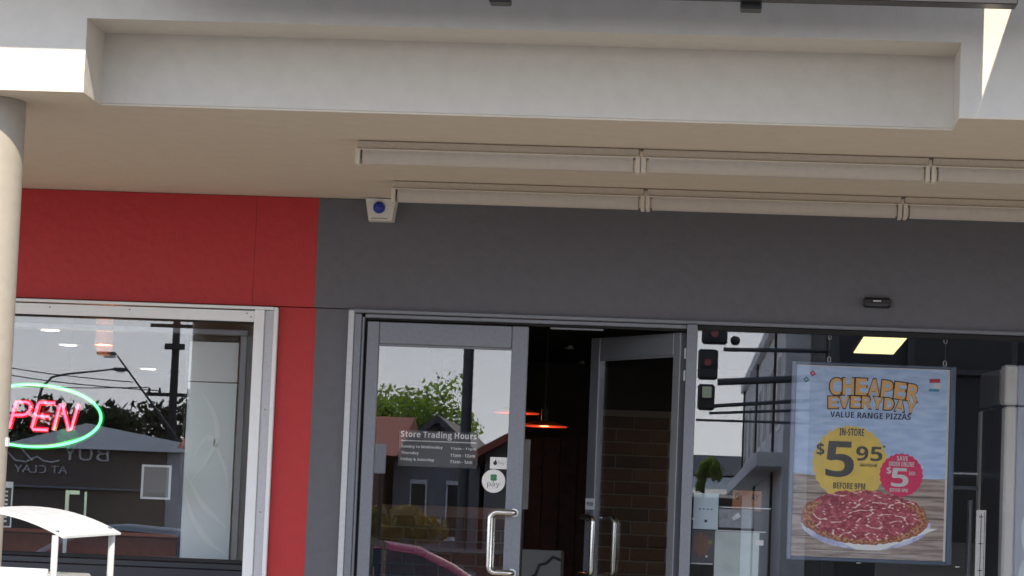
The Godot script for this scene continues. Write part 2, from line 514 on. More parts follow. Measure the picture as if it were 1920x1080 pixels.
	for d in [[-4.763, -4.53, "round downlight in left shop ceiling, nearest the column"], [-4.70, -7.26, "round downlight in left shop ceiling, nearest the blue panel"], [-4.55, -3.0, "round downlight in left shop ceiling half behind the column"]]:
		var dl := thing("downlight", d[2], "light", Vector3(d[0], 2.399, d[1]), "downlights in the left shop")
		part(dl, "trim_ring", cyl(0.075, 0.08, 0.006, 24), M.white, Vector3(0, -0.003, 0))
		part(dl, "lamp_face", cyl(0.06, 0.06, 0.004, 24), downl, Vector3(0, -0.0085, 0))
		var li := SpotLight3D.new()
		li.name = "downlight_beam"
		dl.add_child(li)
		li.position = Vector3(0, -0.02, 0)
		li.rotation = Vector3(-PI / 2, 0, 0)
		li.light_energy = 0.8
		li.light_color = Color(1, 0.93, 0.82)
		li.spot_angle = 50
		li.light_size = 0.06
		li.spot_range = 8
		li.spot_attenuation = 2
		li.shadow_enabled = true
	# orange hanging shade at the top of the window
	var os := thing("orange_lamp_shade", "glowing orange fabric lamp shade high inside the left window", "lamp", Vector3(-3.80, 2.27, -1.2))
	part(os, "shade", cyl(0.055, 0.05, 0.16, 24), glow(Color(0.80, 0.55, 0.42), 0.12), Vector3(0, 0, 0))
	part(os, "cord", cyl(0.004, 0.004, 0.05, 8), M.black, Vector3(0, 0.105, 0))
	var ol := OmniLight3D.new()
	ol.name = "shade_glow"
	os.add_child(ol)
	ol.position = Vector3(0, -0.1, 0)
	ol.light_energy = 0.15
	ol.light_color = Color(1, 0.6, 0.35)
	ol.light_size = 0.05
	ol.omni_range = 8
	ol.omni_attenuation = 2
	ol.shadow_enabled = true

	# cards stuck inside the pane
	var pf := thing("framed_card", "grey card with white border stuck inside the left window", "card", Vector3(-3.213, 1.347, -0.044))
	slab(pf, "card", mat(lin(0.16, 0.16, 0.16), 0.5), -0.072, 0.072, -0.085, 0.085, -0.002, 0.001, 0.0005)
	for s in [-1, 1]:
		slab(pf, "border", M.paper, s * 0.079 - 0.0065, s * 0.079 + 0.0065, -0.098, 0.098, -0.002, 0.003, 0.0005)
		slab(pf, "border", M.paper, -0.072, 0.072, s * 0.0915 - 0.006, s * 0.0915 + 0.006, -0.002, 0.003, 0.0005)
	var lb := thing("corner_bracket", "white right angled bracket sign behind the left window", "bracket", Vector3(-3.775, 1.21, -0.3))
	slab(lb, "upright", M.paper, -0.012, 0.010, -0.30, 0.075, -0.004, 0.004, 0.001)
	slab(lb, "arm", M.paper, 0.0105, 0.07, 0.052, 0.075, -0.004, 0.004, 0.001)
	var ub := thing("white_upright", "short white upright strip right of the angled bracket", "strip", Vector3(-3.668, 1.02, -0.3))
	slab(ub, "strip", M.paper, -0.007, 0.007, 0.05, 0.26, -0.004, 0.004, 0.001)
	slab(ub, "foot", M.paper, -0.02, 0.02, 0.04, 0.05, -0.02, 0.02, 0.001)
	var hp := thing("hours_card", "narrow black and white hours card at left window edge", "card", Vector3(-4.085, 1.187, -0.044))
	slab(hp, "card", M.print_black, -0.05, 0.05, -0.13, 0.13, -0.002, 0.001, 0.0005)
	slab(hp, "border", M.paper, 0.042, 0.05, -0.13, 0.13, 0.0012, 0.003, 0.0003)
	slab(hp, "heading", M.paper, -0.05, 0.0415, 0.095, 0.13, 0.0012, 0.003, 0.0003)
	slab(hp, "border", M.paper, -0.05, 0.0415, -0.13, -0.122, 0.0012, 0.003, 0.0003)
	for k in 8:
		slab(hp, "line", M.paper, -0.03, 0.022, 0.068 - k * 0.024, 0.079 - k * 0.024, 0.0012, 0.0025, 0.0003)

func strokes(parent: Node, called: String, paths: Array, core: Material, halo: Material, closed := false) -> void:
	for p in paths:
		var q := []
		for v in p: q.append(v - Vector3(0, 0, 0.014))
		part(parent, called + "_channel", tube(q, 0.016, 10, closed), halo)
		part(parent, called + "_tube", tube(p, 0.0075, 8, closed), core)

func build_neon() -> void:
	var n := thing("open_neon_sign", "lit neon OPEN sign, red letters in a green ellipse, in left window", "neon sign", Vector3(-3.955, 1.70, -0.10))
	var ell := []
	for k in 64:
		var t = TAU * k / 64
		ell.append(Vector3(cos(t) * 0.395, sin(t) * 0.178, 0))
	strokes(n, "green_ellipse", [ell], glow(Color(0.45, 1.0, 0.70), 1.1), glow(Color(0.0, 0.45, 0.10), 0.55), true)
	var sl = 0.22
	var L = func(cx, pts):
		var out := []
		for p in pts: out.append(Vector3(cx + p[0] + p[1] * sl, p[1], 0))
		return out
	var h = 0.078
	var rc = glow(Color(1.0, 0.42, 0.58), 1.1)
	var rh = glow(Color(0.75, 0.0, 0.10), 0.6)
	var o := []
	for k in 25:
		var t = TAU * k / 24
		o.append([cos(t) * 0.05, sin(t) * h])
	strokes(n, "letter_o", [L.call(-0.215, o)], rc, rh)
	var pp := [[-0.045, -h], [-0.045, h], [0.01, h]]
	for k in 7:
		var t = PI / 2 - PI * k / 6
		pp.append([0.012 + cos(t) * 0.035, 0.04 + sin(t) * 0.038])
	pp.append([-0.045, 0.0])
	strokes(n, "letter_p", [L.call(-0.075, pp)], rc, rh)
	strokes(n, "letter_e", [L.call(0.055, [[0.05, h], [-0.04, h], [-0.045, h - 0.01], [-0.045, -h + 0.01], [-0.035, -h], [0.05, -h]]), L.call(0.055, [[-0.043, 0.0], [0.035, 0.0]])], rc, rh)
	strokes(n, "letter_n", [L.call(0.19, [[-0.052, -h], [-0.052, h - 0.01], [-0.044, h], [0.04, -h], [0.05, -h + 0.01], [0.052, h]])], rc, rh)
	for s in [-1, 1]:
		part(n, "hanging_wire", cyl(0.0015, 0.0015, 0.52, 6), M.alu_dark, Vector3(s * 0.2, 0.42, -0.01))
	for l in [[Vector3(0.05, 0, 0.0), Color(1, 0.15, 0.25), 0.05], [Vector3(0.2, -0.12, 0.0), Color(0.2, 1, 0.45), 0.05]]:
		var li := OmniLight3D.new()
		li.name = "neon_glow"
		n.add_child(li)
		li.position = l[0]
		li.light_color = l[1]
		li.light_energy = l[2]
		li.light_size = 0.08
		li.omni_range = 6
		li.omni_attenuation = 2
		li.shadow_enabled = true

# ---------------------------------------------------------------------- doors
func pull(parent: Node, face: float, x_fix: float, x_bar: float, y0: float, y1: float) -> void:
	var s = sign(face)
	var z0 = face
	var zb = face + s * 0.055
	var pts := [Vector3(x_fix, y1, z0), Vector3(x_fix, y1, zb - s * 0.02)]
	for k in 5:
		var t = PI / 2 * k / 4.0
		pts.append(Vector3(lerp(x_fix, x_bar, 0.12 * (1 - cos(t))), y1, zb - s * 0.02 * (1 - sin(t))))
	var dx = sign(x_bar - x_fix)
	for k in 7:
		var t = PI / 2 * k / 6.0
		pts.append(Vector3(x_bar - dx * 0.035 * (1 - sin(t)), y1 - 0.035 * (1 - cos(t)), zb))
	for k in 7:
		var t = PI / 2 * k / 6.0
		pts.append(Vector3(x_bar - dx * 0.035 * (1 - cos(t)), y0 + 0.035 * (1 - sin(t)), zb))
	pts.append(Vector3(x_fix - (x_fix - x_bar) * 0.1, y0, zb))
	pts.append(Vector3(x_fix, y0, zb - s * 0.02))
	pts.append(Vector3(x_fix, y0, z0))
	var o = part(parent, "pull_handle", tube(pts, 0.0165, 14), M.steel)
	for y in [y0, y1]:
		part(o, "rose", cyl(0.024, 0.024, 0.006, 20), M.steel, Vector3(x_fix, y, face + s * 0.003), Vector3(PI / 2, 0, 0))

# a glazed leaf from its hinge line at x = 0 towards x = dir * width
func leaf(t: Node3D, dir: float, width: float, frame: Material) -> void:
	var X = func(a, b): return [min(a * dir, b * dir), max(a * dir, b * dir)]
	var h = X.call(0.0, 0.068)
	slab(t, "hinge_stile", frame, h[0], h[1], 0.01, 2.303, -0.022, 0.022)
	var l = X.call(width - 0.092, width)
	slab(t, "lock_stile", frame, l[0], l[1], 0.01, 2.303, -0.022, 0.022)
	var r = X.call(0.0685, width - 0.0925)
	slab(t, "top_rail", frame, r[0], r[1], 2.178, 2.302, -0.021, 0.021)
	slab(t, "bottom_rail", frame, r[0], r[1], 0.01, 0.20, -0.021, 0.021)
	slab(t, "glazing_bead", frame, r[0], r[1], 2.166, 2.1775, -0.012, 0.016, 0.002)
	for z in [0.006, -0.006]: slab(t, "glass_pane", M.glass, r[0] + 0.001, r[1] - 0.001, 0.201, 2.1775, z - 0.005, z, 0.0)
	for s in [-1, 1]:
		pull(t, s * 0.022, dir * (width - 0.04), dir * (width - 0.168), 0.915, 1.252)

func build_doors() -> void:
	var f := thing("door_frame", "grey aluminium door frame with pale left trim around the double doors", "door frame")
	slab(f, "trim", M.pale_frame, -2.1455, -2.112, 0.0, 2.362, -0.04, 0.028)
	slab(f, "jamb", M.alu, -2.1115, -2.070, 0.0, 2.345, -0.05, 0.022)
	slab(f, "jamb_stop", M.alu, -2.0695, -2.052, 0.0, 2.33, -0.05, 0.010)
	slab(f, "gasket", M.rubber, -2.0515, -2.037, 0.0, 2.325, -0.05, -0.012)
	slab(f, "head_trim", M.alu, -2.146, 6.0, 2.3485, 2.371, 0.001, 0.026)
	slab(f, "head", M.alu, -2.0515, -0.228, 2.322, 2.3455, -0.05, 0.018)
	slab(f, "head_gasket", M.rubber, -2.037, -0.228, 2.310, 2.3215, -0.05, 0.004)
	slab(f, "jamb", M.alu, -0.2275, -0.168, 0.0, 2.3475, -0.05, 0.045)
	slab(f, "hinge_plate", M.pale_frame, -0.239, -0.2285, 2.155, 2.215, -0.03, 0.0, 0.002)
	slab(f, "hinge_plate", M.pale_frame, -0.239, -0.2285, 2.03, 2.09, -0.03, 0.0, 0.002)
	slab(f, "closer_arm", M.alu, -1.0, -0.7, 2.296, 2.306, -0.03, 0.0, 0.002)

	var a := thing("glass_door", "closed grey framed glass door carrying the trading hours panel", "door", Vector3(-2.035, 0, 0), "entrance doors")
	leaf(a, 1, 0.915, M.alu)
	var b := thing("glass_door", "open glass door swung inwards, with PUSH sticker beside its handle", "door", Vector3(-0.245, 0, -0.02), "entrance doors", deg_to_rad(-53))
	leaf(b, -1, 0.89, M.alu)
	var pu := slab(b, "push_sticker", M.paper, -0.885, -0.79, 1.297, 1.362, 0.0225, 0.0235, 0.0003)
	lettering(pu, "push_word", "PUSH", Vector3(0, 0, 0.0008), 0.062, 0.022, M.print_black)

	# trading hours, on the inside of the pane
	var hrs := thing("trading_hours_panel", "grey Store Trading Hours panel on the closed glass door", "notice", Vector3(-1.607, 1.594, -0.0135))
	slab(hrs, "film", mat(lin(0.085, 0.088, 0.09), 0.7), -0.224, 0.224, -0.101, 0.101, -0.001, 0.001, 0.0003)
	lettering(hrs, "heading", "Store Trading Hours", Vector3(0, 0.075, 0.002), 0.43, 0.048, M.print_white)
	slab(hrs, "rule", M.print_white, -0.214, 0.214, 0.040, 0.045, 0.0012, 0.002, 0.0001)
	var lines := [["Sunday to Wednesday", "11am - 11pm"], ["Thursday", "11am - 12am"], ["Friday & Saturday", "11am - 1am"]]
	var lw := [[0.235, 0.145], [0.10, 0.14], [0.19, 0.125]]
	for i in 3:
		lettering(hrs, "line", lines[i][0], Vector3(-0.21 + lw[i][0] / 2, 0.008 - i * 0.036, 0.002), lw[i][0], 0.021, M.print_white)
		lettering(hrs, "line", lines[i][1], Vector3(0.07 + lw[i][1] / 2, 0.005 - i * 0.036, 0.002), lw[i][1], 0.018, M.print_white)
	# two payment stickers
	var ap := thing("payment_sticker", "small white rectangular Pay sticker on the closed glass door", "sticker", Vector3(-1.258, 1.528, 0.0066), "payment stickers")
	slab(ap, "backing", M.white, -0.051, 0.051, -0.033, 0.033, 0.0, 0.0008, 0.0002)
	part(ap, "emblem", disc(0.011, 0.001, 20), M.print_black, Vector3(-0.022, -0.001, 0.0014))
	part(ap, "emblem_leaf", disc(0.004, 0.001, 10, 0, 0.0, 0.006), M.print_black, Vector3(-0.019, 0.013, 0.0014))
	lettering(ap, "word", "Pay", Vector3(0.012, -0.001, 0.0014), 0.036, 0.024, mat(lin(0.25, 0.25, 0.25), 0.6), "Droid Sans", 400)
	var rp := thing("payment_sticker", "round white pay sticker with green clover on the closed glass door", "sticker", Vector3(-1.285, 1.426, 0.0066), "payment stickers")
	part(rp, "backing", disc(0.066, 0.0008, 48), M.white, Vector3(0, 0, 0.0004))
	var green = mat(lin(0.03, 0.22, 0.07), 0.5)
	for k in 4:
		var t = PI / 4 + PI / 2 * k
		part(rp, "clover_leaf", disc(0.0105, 0.001, 16), green, Vector3(cos(t) * 0.0115, 0.02 + sin(t) * 0.0115, 0.0014))
	slab(rp, "clover_stem", green, -0.002, 0.002, -0.006, 0.01, 0.0012, 0.0018, 0.0001)
	lettering(rp, "word", "pay", Vector3(0, -0.024, 0.0014), 0.07, 0.03, mat(lin(0.16, 0.16, 0.17), 0.6), "Droid Sans", 400)

# --------------------------------------------------------------- right window
func poster_print() -> ImageTexture:
	var W := 480
	var H := 600
	var im := Image.create(W, H, false, Image.FORMAT_RGB8)
	var n := FastNoiseLite.new(); n.seed = 77; n.frequency = 0.02; n.fractal_octaves = 4
	var n2 := FastNoiseLite.new(); n2.seed = 5; n2.frequency = 0.09; n2.fractal_octaves = 3
	var cell := FastNoiseLite.new(); cell.seed = 9; cell.noise_type = FastNoiseLite.TYPE_CELLULAR; cell.frequency = 0.042; cell.cellular_return_type = FastNoiseLite.RETURN_CELL_VALUE
	var rim_noise := FastNoiseLite.new(); rim_noise.seed = 9; rim_noise.noise_type = FastNoiseLite.TYPE_CELLULAR; rim_noise.frequency = 0.042; rim_noise.cellular_return_type = FastNoiseLite.RETURN_DISTANCE2_SUB
	var cheese := FastNoiseLite.new(); cheese.seed = 19; cheese.frequency = 0.016; cheese.fractal_type = FastNoiseLite.FRACTAL_RIDGED; cheese.fractal_octaves = 2
	for y in H:
		var v = float(y) / H
		for x in W:
			var u = float(x) / W
			var c: Color
			var grain_v = n.get_noise_2d(x * 0.35, y * 3.5)
			if v < 0.565 + 0.01 * sin(u * 9.0):
				c = Color(0.50, 0.59, 0.71).lerp(Color(0.60, 0.67, 0.77), 0.5 + 0.8 * n.get_noise_2d(x * 0.5, y * 2.0))
			else:
				c = Color(0.56, 0.52, 0.49).lerp(Color(0.42, 0.37, 0.34), clamp(0.4 + grain_v * 1.3, 0, 1))
				var plank = fmod(v * 9.0, 1.0)
				if plank < 0.05: c = Color(0.30, 0.27, 0.25)
			# yellow badge and pink badge with pinked edges
			var bx = (u - 0.365) * W
			var by = (v - 0.505) * H
			var ang = atan2(by, bx)
			if sqrt(bx * bx + by * by) < 116.0 * (1.0 + 0.018 * cos(26 * ang)): c = Color(0.73, 0.635, 0.27).lerp(Color(0.70, 0.61, 0.30), 0.5 + n.get_noise_2d(x, y))
			bx = (u - 0.70) * W
			by = (v - 0.558) * H
			ang = atan2(by, bx)
			if sqrt(bx * bx + by * by) < 67.0 * (1.0 + 0.022 * cos(24 * ang)): c = Color(0.68, 0.13, 0.30)
			# the printed pizza on its paper plate, in front of the badges
			var ex = (u - 0.47) / 0.405
			var ey = (v - 0.786) / 0.136
			var d = sqrt(ex * ex + ey * ey)
			var px = (u - 0.475) / 0.425
			var py = (v - 0.805) / 0.15
			var pd = sqrt(px * px + py * py) + 0.02 * n.get_noise_2d(x * 1.5, 7)
			if pd < 1.0 and v > 0.80: c = Color(0.66, 0.68, 0.78).lerp(Color(0.54, 0.56, 0.68), clamp(0.5 + 2.0 * n.get_noise_2d(x, y), 0, 1))
			if abs(u - 0.50) < 0.36 - (v - 0.86) * 3.0 and v > 0.83 and v < 0.955 and d > 0.9: c = Color(0.74, 0.76, 0.85)
			var wob = d + 0.05 * n2.get_noise_2d(x * 0.35, y * 0.35)
			if ey < 0: wob = d + 0.10 * n2.get_noise_2d(x * 0.3, 50)
			if wob < 1.03:
				if wob > 0.86 and ey > -0.55:
					c = Color(0.62, 0.45, 0.32).lerp(Color(0.42, 0.22, 0.14), clamp(0.35 + n2.get_noise_2d(x * 0.7, y * 0.9) * 1.8, 0, 1))
					if wob > 0.97: c = c.lerp(Color(0.45, 0.27, 0.20), 0.5)
				else:
					var kk = cell.get_noise_2d(x, y * 1.7) * 0.5 + 0.5
					var ed = clamp((rim_noise.get_noise_2d(x, y * 1.7) + 1.0) * 4.0 + 0.25, 0, 1)
					c = Color(0.40, 0.10, 0.14).lerp(Color(0.66, 0.34, 0.37), kk)
					c = Color(0.24, 0.06, 0.09).lerp(c, ed)
					c = c.lerp(Color(0.74, 0.46, 0.48), clamp(n2.get_noise_2d(x * 0.5 + 90, y * 0.9) * 1.6 - 0.2, 0, 0.6))
					var ch = cheese.get_noise_2d(x * 0.8 + 40, y * 1.6)
					if ch > 0.66: c = c.lerp(Color(0.88, 0.82, 0.76), clamp((ch - 0.66) * 6.0, 0, 0.8))
			im.set_pixel(x, y, Color(min(c.r * 1.3, 0.98), min(c.g * 1.3, 0.98), min(c.b * 1.3, 0.98)))
	return ImageTexture.create_from_image(im)

func build_poster() -> void:
	# print is 0.865 wide and 1.085 high, hung just inside the pane
	var p := thing("pizza_poster", "large framed pizza price poster hanging inside the right window", "poster", Vector3(0.828, 1.615, -0.15))
	var W = 0.862
	var H = 1.078
	var rim = mat(lin(0.10, 0.13, 0.19), 0.35, 0.2)
	slab(p, "backing", M.black, -W / 2, W / 2, -H / 2, H / 2, -0.016, -0.001)
	slab(p, "frame_side", mat(lin(0.20, 0.25, 0.33), 0.35, 0.2), -W / 2 - 0.026, -W / 2 - 0.0005, -H / 2 - 0.02, H / 2 + 0.018, -0.02, 0.012)
	slab(p, "frame_side", rim, W / 2 + 0.0005, W / 2 + 0.034, -H / 2 - 0.02, H / 2 + 0.018, -0.02, 0.012)
	slab(p, "frame_top", rim, -W / 2, W / 2, H / 2 + 0.0005, H / 2 + 0.018, -0.02, 0.010)
	slab(p, "frame_bottom", rim, -W / 2, W / 2, -H / 2 - 0.022, -H / 2 - 0.0005, -0.02, 0.010)
	slab(p, "white_edge", M.white, W / 2 - 0.013, W / 2, -H / 2, H / 2, 0.0003, 0.003, 0.0003)
	slab(p, "white_edge", M.white, -W / 2, W / 2 - 0.0135, H / 2 - 0.006, H / 2, 0.0003, 0.003, 0.0003)
	var q := QuadMesh.new()
	q.size = Vector2(W, H)
	var pm := StandardMaterial3D.new()
	pm.albedo_texture = poster_print()
	pm.albedo_color = Color(1, 1, 1)
	pm.roughness = 0.35
	var pr = part(p, "print", q, pm)
	var U = func(px, py): return Vector3((px - 1637.0) / 294.0 * W, (867.0 - py) / 366.0 * H, 0.002)
	var S = W / 294.0
	var orange = mat(lin(0.85, 0.48, 0.14), 0.5)
	var brown = mat(lin(0.035, 0.022, 0.02), 0.5)
	var navy = mat(lin(0.025, 0.03, 0.06), 0.5)
	var badge_ink = mat(lin(0.075, 0.075, 0.07), 0.5)
	# headline letters, each with a dark edge behind it
	for row in [["CHEAPER", 1553.0, 1726.0, 724.0, 35.0, 8.0], ["EVERYDAY", 1551.0, 1722.0, 753.0, 25.0, 4.0]]:
		var word: String = row[0]
		var step = (row[2] - row[1]) / word.length()
		for i in word.length():
			var f = (i + 0.5) / word.length()
			var cx = row[1] + step * (i + 0.5)
			var cy = row[3] + row[5] * (f - 0.5) - 5.0 * sin(PI * f) + 4.0
			var tilt = -0.04 - 0.18 * (f - 0.5)
			lettering(pr, "headline_edge", word[i], U.call(cx, cy) - Vector3(0, 0, 0.0005), (step * 0.90 + 3.5) * S, (row[4] * 0.94 + 3.5) * S, brown, "Droid Sans", 800, 0.001, Vector3(0, 0, tilt))
			lettering(pr, "headline_letter", word[i], U.call(cx, cy) + Vector3(0, 0, 0.001), (step * 0.90 - 1.0) * S, (row[4] * 0.94 - 1.0) * S, orange, "Droid Sans", 800, 0.001, Vector3(0, 0, tilt))
	var T = func(text, x0, x1, y0, y1, m, wt = 800):
		lettering(pr, "wording", text, U.call((x0 + x1) / 2.0, (y0 + y1) / 2.0), (x1 - x0) * S, (y1 - y0) * S, m, "Droid Sans", wt, 0.001)
	T.call("VALUE RANGE PIZZAS", 1557.0, 1711.0, 771.5, 782.5, navy)
	T.call("IN-STORE", 1576.0, 1623.0, 803.0, 817.0, badge_ink)
	T.call("$", 1533.0, 1548.0, 832.0, 858.0, badge_ink)
	T.call("5", 1551.0, 1605.0, 828.0, 897.0, badge_ink)
	T.call("95", 1609.0, 1659.0, 836.0, 864.0, badge_ink)
	T.call("*", 1659.0, 1665.0, 832.0, 838.0, badge_ink)
	T.call("EACH PICK UP", 1617.0, 1649.0, 869.0, 875.0, badge_ink)
	T.call("BEFORE 9PM", 1567.0, 1628.0, 907.0, 919.0, badge_ink)
	T.call("SAVE", 1687.0, 1708.0, 852.0, 861.0, M.print_white)
	T.call("ORDER ONLINE", 1672.0, 1720.0, 863.0, 872.0, M.print_white)
	T.call("$", 1668.0, 1677.0, 873.0, 888.0, M.print_white)
	T.call("5", 1677.0, 1710.0, 875.0, 911.0, M.print_white)
	T.call("EACH", 1711.0, 1722.0, 881.0, 888.0, M.print_white)
	T.call("BEFORE 9PM", 1675.0, 1709.0, 914.0, 921.0, M.print_white)
	# emblems in the two top corners
	var red = mat(lin(0.55, 0.03, 0.06), 0.5)
	var sky_blue = mat(lin(0.10, 0.30, 0.50), 0.5)
	for e in [[1521.0, 700.0, red], [1509.0, 712.0, sky_blue]]:
		var t = part(pr, "emblem_tile", box(0.026, 0.026, 0.001, 0.0002), e[2], U.call(e[0], e[1]), Vector3(0, 0, PI / 4 - 0.1))
		part(t, "pip", disc(0.005, 0.0008, 16), M.print_white, Vector3(0, 0, 0.0009))
	part(pr, "corner_tag", box(0.06, 0.022, 0.001, 0.0002), red, U.call(1755.0, 706.0), Vector3(0, 0, 0.06))
	part(pr, "corner_tag", disc(0.026, 0.0008, 24, 0, 0.0, 0.016), M.print_white, U.call(1760.0, 716.0))
	part(pr, "corner_tag", box(0.058, 0.016, 0.001, 0.0002), sky_blue, U.call(1754.0, 724.0))
	slab(pr, "small_print", M.print_white, -0.33, 0.12, -0.506, -0.503, 0.001, 0.0018, 0.0001)
	slab(pr, "small_print", M.print_white, -0.10, 0.27, -0.519, -0.517, 0.001, 0.0018, 0.0001)
	for x in [-0.25, 0.40]:
		part(p, "hanging_wire", cyl(0.0018, 0.0018, 0.17, 6), M.alu_dark, Vector3(x, 0.64, -0.005))
		for y in [0.575, 0.705]:
			part(p, "hook", tube([Vector3(x - 0.008, y - 0.012, -0.005), Vector3(x - 0.009, y + 0.008, -0.005), Vector3(x, y + 0.016, -0.005), Vector3(x + 0.009, y + 0.008, -0.005), Vector3(x + 0.008, y - 0.012, -0.005), Vector3(x, y - 0.018, -0.005)], 0.0028, 6, true), M.white)
	for x in [-0.05, 0.5]:
		slab(p, "bottom_tab", M.white, x - 0.012, x + 0.012, -H / 2 - 0.03, -H / 2 - 0.0225, -0.008, 0.0, 0.001)

func build_right_window() -> void:
	var w := thing("display_window", "tall fixed glass window of the grey shop, right of the doors", "window")
	slab(w, "head", M.rubber, -0.1675, 6.0, 2.318, 2.3475, -0.06, 0.012)
	slab(w, "sill", M.alu, -0.1675, 6.0, 0.0, 0.12, -0.06, 0.03)
	for z in [-0.014, -0.030]: slab(w, "glass_pane", M.glass, -0.1672, 2.9, 0.121, 2.3175, z - 0.006, z, 0.0)
	slab(w, "mullion", M.alu, 2.9005, 2.96, 0.121, 2.3175, -0.06, 0.03)
	for z in [-0.014, -0.030]: slab(w, "glass_pane", M.glass, 2.9605, 5.99, 0.121, 2.3175, z - 0.006, z, 0.0)

	# cards taped inside the pane beside the door
	var c1 := thing("pale_notice", "pale blue printed notice taped beside the door, highest on the glass", "notice", Vector3(-0.088, 1.304, -0.042), "notices taped inside the right window")
	slab(c1, "sheet", mat(lin(0.45, 0.55, 0.62), 0.6), -0.070, 0.070, -0.1, 0.1, -0.001, 0.001, 0.0003)
	for k in 4: slab(c1, "printed_line", M.alu, -0.04 + k * 0.022, -0.028 + k * 0.022, 0.008, 0.016, 0.0012, 0.0018, 0.0001)
	for k in 3: slab(c1, "printed_line", M.pale_frame, -0.055, 0.055, -0.02 - k * 0.009, -0.018 - k * 0.009, 0.0012, 0.0018, 0.0001)
	slab(c1, "printed_mark", M.print_black, -0.006, 0.009, -0.062, -0.047, 0.0012, 0.0018, 0.0001)
	part(c1, "clip", ball(0.006), M.white, Vector3(-0.071, -0.045, 0.002))
	var c2 := thing("grey_card", "grey card with pale diamond emblem, right of the pale notice", "card", Vector3(0.083, 1.270, -0.042), "notices taped inside the right window")
	slab(c2, "sheet", mat(lin(0.24, 0.27, 0.31), 0.5, 0, grain(61, 0.03, 0.7, 1.2), 3.0), -0.097, 0.097, -0.052, 0.052, -0.001, 0.001, 0.0003)
	part(c2, "emblem_tile", box(0.026, 0.026, 0.001, 0.0002), M.paper, Vector3(0.008, 0.016, 0.0015), Vector3(0, 0, 0.6))
	part(c2, "emblem_tile", box(0.022, 0.022, 0.001, 0.0002), M.pale_frame, Vector3(-0.01, 0.003, 0.0016), Vector3(0, 0, 0.6))
	var c3 := thing("pale_green_sheet", "large pale green sheet clipped low on the right window", "sheet", Vector3(0.092, 0.99, -0.042), "notices taped inside the right window")
	slab(c3, "sheet", mat(lin(0.46, 0.54, 0.53), 0.5, 0, grain(62, 0.012, 0.8, 1.12), 1.5), -0.124, 0.124, -0.21, 0.205, -0.001, 0.001, 0.0003)
	slab(c3, "clip", M.white, 0.104, 0.148, 0.135, 0.165, 0.0012, 0.006, 0.001)
	slab(c3, "hanging_rail", M.pale_frame, -0.12, 0.16, 0.207, 0.213, -0.004, 0.002, 0.001)
	var c4 := thing("food_picture_card", "dark card with a brown food picture beside the pale green sheet", "card", Vector3(-0.096, 1.107, -0.042), "notices taped inside the right window")
	slab(c4, "sheet", mat(lin(0.06, 0.055, 0.07), 0.5, 0, grain(63, 0.05, 0.5, 1.5), 3.0), -0.066, 0.064, -0.09, 0.09, -0.001, 0.001, 0.0003)
	part(c4, "food_print", disc(0.045, 0.0008, 28, 7, 0.08, 0.065), mat(lin(0.15, 0.075, 0.05), 0.6, 0, grain(64, 0.1, 0.4, 1.6), 4.0), Vector3(-0.008, 0.01, 0.0016))
	part(c4, "garnish_print", disc(0.013, 0.0008, 14, 5, 0.2), mat(lin(0.14, 0.17, 0.04), 0.6), Vector3(0.038, 0.025, 0.0022))
	part(c4, "emblem_tile", box(0.012, 0.012, 0.001, 0.0002), M.paper, Vector3(0.02, -0.055, 0.0024), Vector3(0, 0, 0.6))
	slab(c4, "hanging_rail", M.pale_frame, -0.068, 0.056, -0.1, -0.0925, -0.004, 0.002, 0.001)
	var c5 := thing("orange_sign", "small orange lettered sign with greenery behind the right window", "sign", Vector3(0.135, 1.38, -0.35))
	slab(c5, "board", mat(lin(0.42, 0.17, 0.06), 0.5), -0.075, 0.09, -0.06, 0.055, -0.004, 0.004, 0.001)
	lettering(c5, "word", "C", Vector3(-0.05, 0.022, 0.005), 0.024, 0.036, M.print_black)
	lettering(c5, "word", "AY", Vector3(0.052, 0.018, 0.005), 0.044, 0.04, M.print_black)
	slab(c5, "leg", M.black, 0.0, 0.012, -1.368, -0.061, -0.006, 0.006, 0.001)
	var pl := thing("rail_shelf", "thin steel shelf rail crossing inside the right window", "shelf", Vector3(0.11, 1.335, -0.25))
	slab(pl, "rail", M.steel, -0.14, 0.17, -0.004, 0.004, -0.01, 0.01, 0.001)
	for x in [-0.13, 0.16]:
		slab(pl, "support", M.alu_dark, x - 0.005, x + 0.005, -1.323, -0.0045, -0.005, 0.005, 0.001)

	# drinks fridge turned slightly to the left
	var f := thing("drinks_fridge", "tall grey drinks fridge with white swirls at the right edge", "fridge", Vector3(1.632, 0.012, -0.25), "", deg_to_rad(8))
	var side = mat(lin(0.50, 0.54, 0.64), 0.45, 0, grain(71, 0.03, 0.9, 1.08), 1.0)
	slab(f, "cabinet", side, 0.02, 0.78, 0.05, 1.955, -0.7, 0.0, 0.006)
	slab(f, "header", side, 0.02, 0.78, 1.962, 2.19, -0.7, 0.0, 0.006)
	slab(f, "header_edge", M.white, -0.055, 0.019, 1.962, 2.19, -0.12, 0.001, 0.01)
	slab(f, "header_sign", mat(lin(0.22, 0.22, 0.23), 0.3, 0, grain(72, 0.04, 0.5, 1.8), 3.0), -0.06, 0.0185, 1.97, 2.17, -0.62, -0.121, 0.006)
	slab(f, "door_frame", M.white, -0.05, 0.019, 0.06, 1.955, -0.10, 0.0, 0.012)
	slab(f, "door_frame", M.white, -0.05, 0.019, 0.06, 1.955, -0.70, -0.62, 0.012)
	slab(f, "door_glass", M.alu_dark, -0.04, 0.018, 0.06, 1.955, -0.6195, -0.1005, 0.004)
	slab(f, "feet", M.black, 0.05, 0.75, 0.0, 0.0495, -0.66, -0.04, 0.004)
	var pale = mat(lin(0.70, 0.78, 0.84), 0.5)
